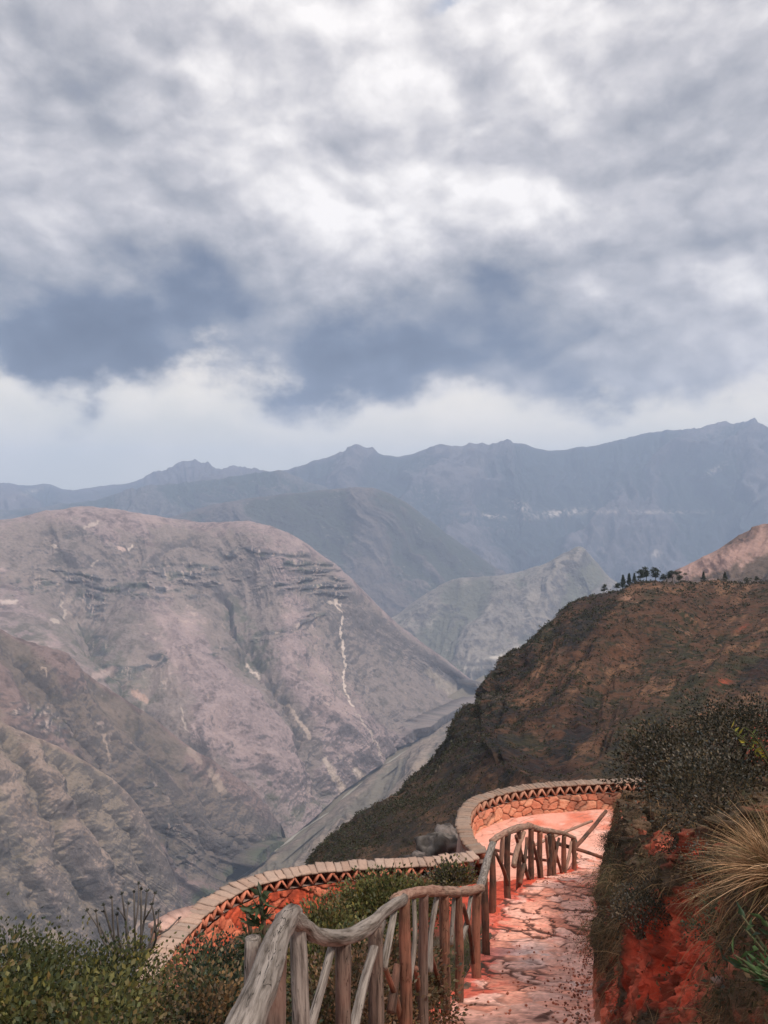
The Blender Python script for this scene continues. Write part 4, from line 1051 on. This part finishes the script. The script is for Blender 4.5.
# shrubs on the bank
def shrub_on(px, py, R3, *a, **k):
    return shrub(a[0], bank_at(px, py) - [0, 0, .05], R3, *a[1:], **k)
shrub_on(700, 795, (.74, .6, .52), 'dark_shrub', 120, 12000, .030, GD, 'dark twiggy shrub with pale glinting leaves on top of the bank', seed=21, clump=.12, stemc=(.05, .04, .035), nst=60)
shrub_on(738, 780, (.62, .6, .40), 'dark_shrub', 110, 10000, .030, GD, 'dark shrub at the top right of the bank beside the red soil', seed=22, clump=.13, nst=50)
shrub_on(665, 795, (.45, .5, .34), 'dark_shrub', 90, 8000, .032, GD, 'low dark shrub at the bank top nearest the terrace wall', seed=23, clump=.12, nst=50)
shrub_on(715, 835, (.35, .35, .26), 'dark_shrub', 60, 5000, .022, GD, 'small dark scrubby bush beside the red hollow in the bank', seed=25, clump=.09)
# low scrub and tufts growing down the bank face
spots = [(612, 850, .16, 'low scrub where the path narrows under the bank'), (600, 900, .16, 'scrub clump overhanging the path halfway along the bank'), (628, 868, .2, 'scrub clump beside the first hanging grass on the bank'), (640, 925, .15, 'scrub clump between two red earth patches'),
         (618, 905, .18, 'dark scrub clump on the left shoulder of the bank'), (668, 880, .15, 'scrub clump under the rounded brown tuft'), (612, 960, .13, 'scrub clump low on the bank near the bottom of the path'), (720, 880, .14, 'scrub clump left of the largest straw tuft'),
         (728, 940, .13, 'scrub clump on the dry root-matted earth at the right'), (655, 980, .10, 'small scrub clump low on the red face'), (745, 990, .12, 'scrub clump beside the narrow leaved plant'), (700, 1000, .10, 'scrub clump at the bottom edge right of the red face'),
         (690, 868, .13, 'scrub clump on the lip above the red hollow'), (668, 775, .34, 'round scrub bush left of the dark twiggy shrub')]
for k, (px, py, r_, lb) in enumerate(spots):
    nl = 3200 if r_ < .25 else 6000
    shrub_on(px, py, (r_ * 1.2, r_ * 1.2, r_ * .8), 'scrub_clump', 34, nl, .014 if py > 840 else .024, [GD, GD + [(.12, .075, .04)] * 2, G2][k % 3], lb, seed=60 + k, clump=r_ * .25, nst=24)
# broad-leaved plant at the right edge
def lance_plant(base, n_st, label, seed, pal, ln=.085, name='broad_leaved_plant', h=.35):
    r = np.random.default_rng(seed); root = empty(name, base); mb = MB(); p = []; D = []
    for k in range(n_st):
        d_ = np.array([r.uniform(-1, .3), r.uniform(-.5, .3), r.uniform(.5, 1.2)]); d_ /= np.linalg.norm(d_)
        tip = base + d_ * h * r.uniform(.6, 1.1)
        V, Fc, w = tube([base, (base + tip) / 2 + [0, 0, .02], tip], [.006, .0045, .003], 5, .03, k, .05); mb.add(V, Fc, C3(.09, .08, .04))
        for t_ in np.linspace(.35, 1, 9):
            q = base + (tip - base) * t_; a_ = r.uniform(0, 6.28)
            p.append(q); D.append(d_ * .6 + np.array([math.cos(a_), math.sin(a_) * .6, r.uniform(-.2, .4)]) * .8)
    mb.build('stems', M_stem, root, smooth=True)
    c = np.array(pal)[r.integers(0, len(pal), len(p))]
    V, Fc, c = leaves(np.array(p), np.array(D), ln, ln * .13, c, .3, .12)
    mesh_obj('leaves', V, Fc, M_leaf, root, color=c, smooth=False); tag(root, label, 'plant')
lance_plant(P(800, 1010, 2.35), 13, 'plant with long narrow green leaves at the lower right edge', 1, [(.05, .09, .03), (.08, .13, .05), (.04, .07, .035)], .06, h=.26)
lance_plant(P(775, 772, 4.6), 6, 'small plant with a yellow-green tuft at the right edge above the red soil', 2, [(.30, .26, .04), (.10, .13, .04), (.5, .4, .05)], .05, 'yellow_tipped_plant', .42)

# matted ground cover on the bank (uncountable)
m_prob = (.25 + .75 * sst(-.4, .3, b1)) * (1 - redmask) * sst(.04, .16, BQ) * (BY < 16) * (BY > 1.9)
area = np.gradient(BY, axis=0) * np.hypot(np.gradient(BXd, axis=1), np.gradient(BZd, axis=1))
wgt = (m_prob * area / np.clip(BY, 2, 20) ** .9).ravel(); wgt = np.maximum(wgt, 0); wgt /= wgt.sum()
NB = 130000
ii = rng.choice(len(wgt), NB, p=wgt)
pb_ = BV.reshape(-1, 3)[ii] + rng.normal(size=(NB, 3)) * .012
cl_ = fbm(pb_[:, 1] * 2.5, pb_[:, 2] * 2.5, pb_[:, 0] * 2.5, 4, 700)
dd = np.array([-.55, -.25, .25]) + rng.normal(size=(NB, 3)) * .5
cidx = np.clip(((cl_ + .7) * 3 + rng.normal(size=NB) * .8).astype(int), 0, 4)
palm = np.array([(.042, .040, .020), (.075, .058, .028), (.13, .082, .040), (.21, .125, .062), (.34, .20, .10)])
V, Fc, c = blades(pb_, dd, .13 * rng.uniform(.4, 1.5, NB) * (1 + .8 * np.clip(cl_, -.5, 1)), .0022 * rng.uniform(.6, 1.5, NB) * (pb_[:, 1] / 5) ** .5, palm[cidx], .8 * rng.uniform(.3, 1.5, NB), 3)
tag(mesh_obj('bank_grass', V, Fc, M_dry, color=c, smooth=False), kind='stuff')
ii = rng.choice(len(wgt), 36000, p=wgt)
pb_ = BV.reshape(-1, 3)[ii] + rng.normal(size=(36000, 3)) * .03 + [-.02, 0, .02]
V, Fc, c = leaves(pb_, rng.normal(size=pb_.shape) + [-.3, 0, .4], .026, .007, palm[rng.integers(0, 3, len(pb_))] * rng.uniform(.7, 1.5, len(pb_))[:, None])
tag(mesh_obj('bank_ground_cover', V, Fc, M_leaf, color=c, smooth=False), kind='stuff')

# ground cover on the left slope
NG = 70000
gxr = rng.uniform(-5, 3, NG * 3); gyr = rng.uniform(2.2, 20.5, NG * 3)
sL = xL(gyr) - gxr
nz = fbm(gxr * .9, gyr * .9, None, 4, 720)
ok = (sL > .15) & (gyr < np.interp(gxr, wx_, wy_) - .5) & (rng.uniform(0, 1, NG * 3) < np.where(gyr > 11, sst(1.6, 2.6, sL + nz), .95) * (.4 + .6 * sst(-.3, .2, nz)))
gxr, gyr, nz = gxr[ok][:NG], gyr[ok][:NG], nz[ok][:NG]
pg = np.stack([gxr, gyr, ground_n(gxr, gyr)], 1)
palg = np.array([(.05, .055, .022), (.08, .08, .03), (.12, .09, .045), (.20, .13, .07), (.10, .10, .035)])
V, Fc, c = blades(pg, rng.normal(size=pg.shape) * .5 + [0, 0, 1], .16 * rng.uniform(.4, 1.5, len(pg)), .004 * rng.uniform(.5, 1.3, len(pg)), palg[rng.integers(0, 5, len(pg))] * rng.uniform(.7, 1.3, len(pg))[:, None], .4 * rng.uniform(.3, 1.5, len(pg)), 3)
tag(mesh_obj('slope_grass', V, Fc, M_dry, color=c, smooth=False), kind='stuff')

# scrub cover on the dark ridge
hp = HQ.reshape(-1, 3); hpx, hpy = HI['px'].ravel(), HI['py'].ravel()
vis = (hpx > 290) & (hpx < 900) & (hpy < 900) & (HI['v'].ravel() > .045) & (hp[:, 1] > 60)
n_s = fbm(hp[:, 0] / 9, hp[:, 1] / 9, hp[:, 2] / 9, 5, 730)
pr = vis * (.15 + sst(-.2, .5, n_s)) ; pr = pr / pr.sum()
NS = 26000
ii = rng.choice(len(pr), NS, p=pr)
q = hp[ii] + rng.normal(size=(NS, 3)) * [.5, .8, .1]
sz = (.0013 * q[:, 1]) * rng.uniform(.5, 1.5, NS)
# each scrub clump: 7 small crossing triangles
k7 = 7
cp = np.repeat(q, k7, 0) + rng.normal(size=(NS * k7, 3)) * np.repeat(sz, k7)[:, None] * [.7, .7, .35] + np.repeat(sz, k7)[:, None] * [0, 0, .4]
a_ = rng.normal(size=(NS * k7, 3, 3)) * np.repeat(sz, k7)[:, None, None] * .55
V = (cp[:, None] + a_).reshape(-1, 3)
palh = np.array([(.030, .034, .018), (.045, .046, .02), (.06, .045, .026), (.075, .055, .035), (.026, .028, .014), (.05, .05, .022)])
ch = palh[rng.integers(0, 6, NS)] * rng.uniform(.7, 1.2, NS)[:, None]
tag(mesh_obj('ridge_scrub', V, np.arange(NS * k7 * 3).reshape(-1, 3), M_leaf, color=np.repeat(ch, k7 * 3, 0), smooth=False), kind='stuff')

# loose stones and clods on the path edge and the bank (too many to count)
mb = MB(); r = np.random.default_rng(5)
for k in range(1500):
    if k % 3: yq = r.uniform(2.5, 18); xq = xR(yq) - abs(r.normal()) * .16; zq = float(zpath(yq)) + .01; s_ = r.uniform(.006, .018)
    elif k % 2: yq = r.uniform(2.5, 18); xq = xL(yq) + r.uniform(-.2, 1.0); zq = float(zpath(yq)) + .012; s_ = r.uniform(.006, .02)
    else:
        i_ = r.integers(0, BV.shape[0]); j_ = r.integers(10, 300)
        if BY[i_, 0] > 14: continue
        xq, yq, zq = BV[i_, j_]; s_ = r.uniform(.008, .035)
    ico = np.array([(0, 0, 1), (.9, 0, .3), (.3, .85, .3), (-.75, .5, .3), (-.75, -.5, .3), (.3, -.85, .3), (0, 0, -.7)]) * r.uniform(.6, 1.3, (7, 3)) * s_
    fc = np.array([(0, 1, 2), (0, 2, 3), (0, 3, 4), (0, 4, 5), (0, 5, 1), (6, 2, 1), (6, 3, 2), (6, 4, 3), (6, 5, 4), (6, 1, 5)])
    mb.add(ico + [float(xq), float(yq), float(zq)], fc, C3(.42, .14, .085) * r.uniform(.4, 1.5) if k % 4 else C3(.3, .2, .16))
tag(mb.build('loose_stones', M_soil), kind='stuff')

# ------------------------------------------------------------------ trees on the crest of the ridge
def ridge_at(px):
    row = HI['v'].shape[0]; jv = int(row * .065)
    k = np.argmin(np.abs(HI['px'][jv] - px)); return HQ[jv, k]
def crest_tree(px, hgt, kind, label, seed, wide=1.0):
    r = np.random.default_rng(seed); b = ridge_at(px) - [0, 0, .8]; d = b[1]; h = hgt * 1.02 / F * d + .8
    root = empty('pine_tree' if kind == 'pine' else 'tree', b)
    V, Fc, w = tube([b, b + [r.uniform(-.2, .2), 0, h * .5], b + [r.uniform(-.4, .4), 0, h * .93]], np.array([.030, .022, .010]) * h * .8, 6, .05, seed, h / 8)
    mb = MB(); mb.add(V, Fc, C3(.07, .055, .045))
    n = 1100
    if kind == 'pine':
        t_ = r.uniform(.18, 1, n) ** .8; rad = (1.05 - t_) * h * .27 * (1 + .25 * np.sin(t_ * 40)) * wide
        th = r.uniform(0, 6.28, n); p = b + np.stack([np.cos(th) * rad * r.uniform(.3, 1, n), np.sin(th) * rad * r.uniform(.3, 1, n), t_ * h], 1)
    else:
        ncl = 10; cc = b + np.stack([r.normal(size=ncl) * h * .14 * wide, r.normal(size=ncl) * h * .14 * wide, h * r.uniform(.35, .98, ncl)], 1)
        for c_ in cc[:5]:
            V2, F2, w2 = tube([b + [0, 0, h * .45], (b + [0, 0, h * .55] + c_) / 2, c_], np.array([.016, .012, .006]) * h, 5, .05, seed, h / 8); mb.add(V2, F2, C3(.07, .055, .045))
        p = cc[r.integers(0, ncl, n)] + r.normal(size=(n, 3)) * h * .065 * np.array([1.2, 1.2, .7])
    mb.build('trunk', M_stem, root, smooth=True)
    a_ = r.normal(size=(n, 3, 3)) * h * .028
    c = np.array([(.03, .042, .022), (.045, .055, .028), (.022, .03, .018)])[r.integers(0, 3, n)]
    mesh_obj('crown', (p[:, None] + a_).reshape(-1, 3), np.arange(n * 3).reshape(-1, 3), M_leaf, root, color=np.repeat(c, 3, 0), smooth=False)
    tag(root, label, 'tree', 'trees along the ridge crest')
for k, (px, hh, kd, lb, wd_) in enumerate([
    (604, 9, 'round', 'leftmost small tree of the ridge crest, alone at the drop', .9), (617, 9, 'round', 'small round tree standing on the pale bare patch of the ridge crest', 1.0), (623, 14, 'pine', 'tallest dark conical tree on the ridge crest above the bare patch', 1.2), (629, 12, 'pine', 'dark conical tree just right of the tallest one on the crest', 1.2),
    (634, 10, 'pine', 'third dark conical tree from the tallest one on the crest', 1.1), (641, 12, 'round', 'slim tree between the conical trees and the loose crowned pair', .7), (646, 14, 'round', 'thin loose crowned tree, left one of the pair on the crest', .7), (655, 14, 'round', 'thin loose crowned tree, right one of the pair on the crest', .8),
    (663, 9, 'round', 'low bushy tree at the foot of the red hill, left of the wide clump', 1.3), (672, 13, 'round', 'wide bushy tree where the crest meets the red hill', 1.7), (679, 11, 'round', 'bushy tree right behind the widest tree of the crest', 1.4), (703, 9, 'pine', 'lone small tree against the left half of the red hill', 1.3),
    (725, 9, 'pine', 'lone dark tree against the middle of the red hill', 1.6), (748, 6, 'round', 'tiny tree on the crest toward the right edge', 1.6), (757, 6, 'round', 'rightmost tiny tree on the ridge crest', 1.8)]):
    crest_tree(px, hh, kd, lb, 900 + k, wd_)

# ------------------------------------------------------------------ boulders below the terrace
def boulder(p, R3, label, seed, col=(.12, .10, .09)):
    th, ph = np.meshgrid(np.linspace(0, 2 * math.pi, 49)[:-1], np.linspace(.02, math.pi - .02, 28))
    d_ = np.stack([np.cos(th) * np.sin(ph), np.sin(th) * np.sin(ph), np.cos(ph)], -1)
    f = 1 + .35 * fbm(d_[..., 0] * 1.5 + seed, d_[..., 1] * 1.5, d_[..., 2] * 1.5, 4, seed) 
    st = np.round(d_[..., 2] * 5 + .6 * fbm(d_[..., 0] * 3, d_[..., 1] * 3, None, 3, seed)) % 2
    V = d_ * np.array(R3) * (f + .07 * st)[..., None]
    n = 48; i = np.arange(28 * n).reshape(28, n); j = np.roll(i, -1, 1)
    Fc = np.stack([i[:-1], i[1:], j[1:], j[:-1]], -1).reshape(-1, 4)
    c = mixc(np.zeros(V.shape) + np.array(col) * .45, np.array(col) * 1.5, sst(-.3, .5, fbm(V[..., 0] * 3, V[..., 1] * 3, V[..., 2] * 5, 4, seed + 2)))
    o = mesh_obj('boulder', V, Fc, M_stone, color=c); o.location = [float(v) for v in p]; tag(o, label, 'boulder', 'boulders below the terrace wall'); return o
boulder(P(437, 853, 27), (.75, .7, .60), 'largest weathered boulder just left of the upper wall corner', 5, (.09, .078, .07))
boulder(P(449, 842, 28), (.5, .5, .5), 'smaller boulder tucked against the outside of the upper wall', 6)
boulder(P(418, 862, 26), (.5, .5, .26), 'low flat boulder left of the largest boulder', 8)
# ------------------------------------------------------------------ sky, light, haze, camera
world = bpy.data.worlds.new("World"); scene.world = world; world.use_nodes = True
world.cycles.sampling_method = 'MANUAL'; world.cycles.sample_map_resolution = 512
nt = world.node_tree
bg = nt.nodes['Background']; bg.inputs['Strength'].default_value = 0.1
SUN_EL, SUN_AZ = 54.0, 132.0      # azimuth clockwise from +Y (view direction): sun behind the right shoulder
sky = nt.nodes.new('ShaderNodeTexSky'); sky.sky_type = 'NISHITA'; sky.sun_disc = False
sky.sun_elevation = math.radians(SUN_EL); sky.sun_rotation = math.radians(SUN_AZ)
tc = nt.nodes.new('ShaderNodeTexCoord')
sep = nt.nodes.new('ShaderNodeSeparateXYZ'); nt.links.new(tc.outputs['Generated'], sep.inputs[0])
X, Y, Z = (E(nt, sep.outputs[k]) for k in range(3))
az = X._m('ARCTAN2', Y)
hz = (X * X + Y * Y)._m('SQRT').mx(.02)
el = Z / hz
# cloud texture coordinates: flattened vertically, stretched towards the horizon
cv = nt.nodes.new('ShaderNodeCombineXYZ')
nt.links.new((X * 1).s, cv.inputs[0]); nt.links.new((Y * 1).s, cv.inputs[1]); nt.links.new((Z * 1.45).s, cv.inputs[2])
def vshift(src, off):
    v = nt.nodes.new('ShaderNodeVectorMath'); v.operation = 'ADD'; nt.links.new(src, v.inputs[0])
    if isinstance(off, tuple): v.inputs[1].default_value = off
    else: nt.links.new(off, v.inputs[1])
    return v.outputs[0]
def sky_noise(scale, det, rough, off=(0, 0, 0), src=None):
    return E(nt, noise_node(nt, vshift(src or cv.outputs[0], off), scale, det, rough).outputs['Fac'])
def vscale(src, k):
    v = nt.nodes.new('ShaderNodeVectorMath'); v.operation = 'SCALE'; nt.links.new(src, v.inputs[0]); v.inputs['Scale'].default_value = k
    return v.outputs[0]
# gently warped coordinates so the billows are not cellular
wn = noise_node(nt, cv.outputs[0], 5, 5, .55)
wv = vshift(cv.outputs[0], vscale(vshift(wn.outputs['Color'], (-.5, -.5, -.5)), .075))
def billow(scale, det, off, src=None):
    n = nt.nodes.new('ShaderNodeTexVoronoi'); n.feature = 'F1'
    n.inputs['Scale'].default_value = scale; n.inputs['Detail'].default_value = det; n.inputs['Roughness'].default_value = .52; n.inputs['Lacunarity'].default_value = 2.1
    n.normalize = True
    nt.links.new(vshift(src or wv, off), n.inputs['Vector'])
    return E(nt, n.outputs['Distance']) * -2.0 + 1.0
nA = sky_noise(2.8, 9, .60, (3.1, 1.7, .4))
nB = sky_noise(9, 7, .62, (7, 2, 1))
nW = sky_noise(4.0, 6, .5, (1, 9, 4))
nS = sky_noise(1.7, 3, .5, (5, 3, 8))
b1 = billow(3.4, 3, (.3, 0, .1)); b1s = billow(3.4, 3, (.314, 0, .134))
nC = sky_noise(6.5, 7, .6, (2, 5, 3), wv); nCs = sky_noise(6.5, 7, .6, (2.008, 5, 3.020), wv)
relief = (b1 - b1s) * 1.35 + (nC - nCs) * .95
def AZ(px): return math.atan((px - 384) / 800)
def EL(px, py): return (512 - py) / 800 * math.cos(AZ(px))
azw = az + (nW - .5) * .13
elw = el + (nA - .5) * .22 + (nB - .5) * .10 - (b1 - .35) * .09
def bump(px, w):
    t = (azw - AZ(px)) / w
    return (t * t * -1).exp()
def gblob(px, py, rx, ry):
    a = (azw - AZ(px)) / (rx / 800); b = (elw - EL(px, py)) / (ry / 800)
    return ((a * a + b * b) * -1).exp()
# lower edge of the cloud deck as a function of azimuth
edge = .126 + bump(205, .085) * .058 - bump(90, .07) * .022 - bump(350, .09) * .012 + bump(475, .05) * .018 - bump(610, .08) * .020 + bump(760, .07) * .004
t = elw - edge
mass = t.ss(-.020, .034)
dark = mass * ((t.mx(0) / -.075).exp()) * (bump(80, .11) * .85 + bump(350, .08) * .85 + bump(215, .07) * .15 + bump(490, .08) * .34 + bump(625, .09) * .40 + .05)
dark = dark + mass * (gblob(85, 362, 110, 42) * .7 + gblob(360, 362, 85, 40) * .7 + gblob(200, 305, 70, 35) * .25)
dark = dark + gblob(130, 300, 190, 70) * .22 + gblob(460, 300, 110, 55) * .26 + gblob(620, 350, 130, 70) * .25 + gblob(700, 130, 110, 100) * .14 + gblob(20, 90, 160, 90) * .18 + gblob(500, 300, 60, 60) * .2
light = gblob(365, 250, 95, 40) * .34 + gblob(60, 190, 90, 60) * .25 + gblob(570, 70, 60, 110) * .30 + gblob(400, 40, 150, 60) * .06 + gblob(300, 130, 160, 60) * .05 + gblob(600, 290, 60, 24) * .40 + gblob(545, 220, 70, 40) * .3
body = dark - light * .55 + (nA - .5) * -.42 + (nS - .5) * -.18 - (b1 - .45) * .24 - relief * 1.0 + .27
b2 = sky_noise(7, 6, .55, (4, 4, 1), wv)
body = body + dark.mn(1) * ((b1 - .45) * -.35 + (b2 - .5) * -.9)
d = (((body.mx(0)) * -1.25).exp() * -1 + 1) * 1.12
d = d.mn(1.0)
ramp = nt.nodes.new('ShaderNodeValToRGB'); nt.links.new(d.s, ramp.inputs[0])
def lin(r, g, b):
    f = lambda c: ((c / 255 + .055) / 1.055) ** 2.4 if c > 10 else c / 255 / 12.92
    return np.array([f(r), f(g), f(b)])
SKYK = .74
stops = [(0, (240, 240, 243)), (.18, (220, 220, 224)), (.40, (186, 187, 195)), (.62, (146, 150, 161)), (.82, (88, 101, 125)), (1.0, (46, 60, 86))]
els = ramp.color_ramp.elements
while len(els) < len(stops): els.new(.5)
for e, (p, c) in zip(els, stops): e.position = p; e.color = (*(lin(*c) * np.array([1.09, 1.04, .985])), 1)
# brighter clear band under the deck
below = nt.nodes.new('ShaderNodeValToRGB'); nt.links.new((el * 4 + (nB - .5) * 1.0 + (b1 - .5) * .5).s, below.inputs[0])
bs = [(0, (196, 202, 203)), (.25, (206, 210, 211)), (.65, (228, 229, 229))]
eb = below.color_ramp.elements
while len(eb) < len(bs): eb.new(.5)
for e, (p, c) in zip(eb, bs): e.position = p; e.color = (*(lin(*c) * np.array([1.30, 1.155, .97])), 1)
cl = mixrgb(nt, below.outputs[0], ramp.outputs[0], mass)
sc_ = nt.nodes.new('ShaderNodeVectorMath'); sc_.operation = 'SCALE'; nt.links.new(cl, sc_.inputs[0]); sc_.inputs['Scale'].default_value = 10 * SKYK
gap = gblob(452, 2, 22, 10) * .55
final = mixrgb(nt, sc_.outputs[0], sky.outputs[0], (gap * 1.0).mx(.03))
nt.links.new(final, bg.inputs['Color'])

sun = bpy.data.lights.new('sun', 'SUN'); sun.energy = 2.3; sun.angle = math.radians(9); sun.color = (1.0, .93, .85)
so = bpy.data.objects.new('sun', sun); COL.objects.link(so)
from mathutils import Vector
sd = Vector((math.sin(math.radians(SUN_AZ)) * math.cos(math.radians(SUN_EL)), math.cos(math.radians(SUN_AZ)) * math.cos(math.radians(SUN_EL)), math.sin(math.radians(SUN_EL))))
so.rotation_euler = sd.to_track_quat('Z', 'Y').to_euler()

hx, hy0, hy1, hb, ht = 27500, -6500, 26000, -1751, 2050
bv = [(sx * hx, y, z) for z in (hb, ht) for y in (hy0, hy1) for sx in (-1, 1)]
m_h = bpy.data.materials.new('haze_air'); m_h.use_nodes = True; n_ = m_h.node_tree
n_.nodes.remove(n_.nodes['Principled BSDF'])
pv = n_.nodes.new('ShaderNodeVolumePrincipled'); pv.inputs['Color'].default_value = (.60, .745, 1.0, 1); pv.inputs['Density'].default_value = HAZE = 5.4e-5
pv.inputs['Anisotropy'].default_value = 0.0
n_.links.new(pv.outputs[0], n_.nodes['Material Output'].inputs['Volume'])
hz_o = mesh_obj('haze', bv, [[0, 2, 3, 1], [4, 5, 7, 6], [0, 1, 5, 4], [2, 6, 7, 3], [0, 4, 6, 2], [1, 3, 7, 5]], m_h, smooth=False)
tag(hz_o, kind='stuff')

cam = bpy.data.cameras.new('camera'); co = bpy.data.objects.new('camera', cam); COL.objects.link(co)
co.location = (0, 0, 0); co.rotation_euler = (math.radians(90), 0, 0)
cam.sensor_fit = 'VERTICAL'; cam.sensor_height = 24; cam.lens = 24 * F / 1024; cam.clip_start = .05; cam.clip_end = 120000
scene.camera = co
scene.view_settings.view_transform = 'Standard'; scene.view_settings.look = 'None'; scene.view_settings.gamma = 1
scene.view_settings.exposure = .70; scene.view_settings.use_curve_mapping = False
scene.render.engine = 'CYCLES'
scene.cycles.use_denoising = True
scene.cycles.max_bounces = 6; scene.cycles.volume_bounces = 1; scene.cycles.transparent_max_bounces = 8
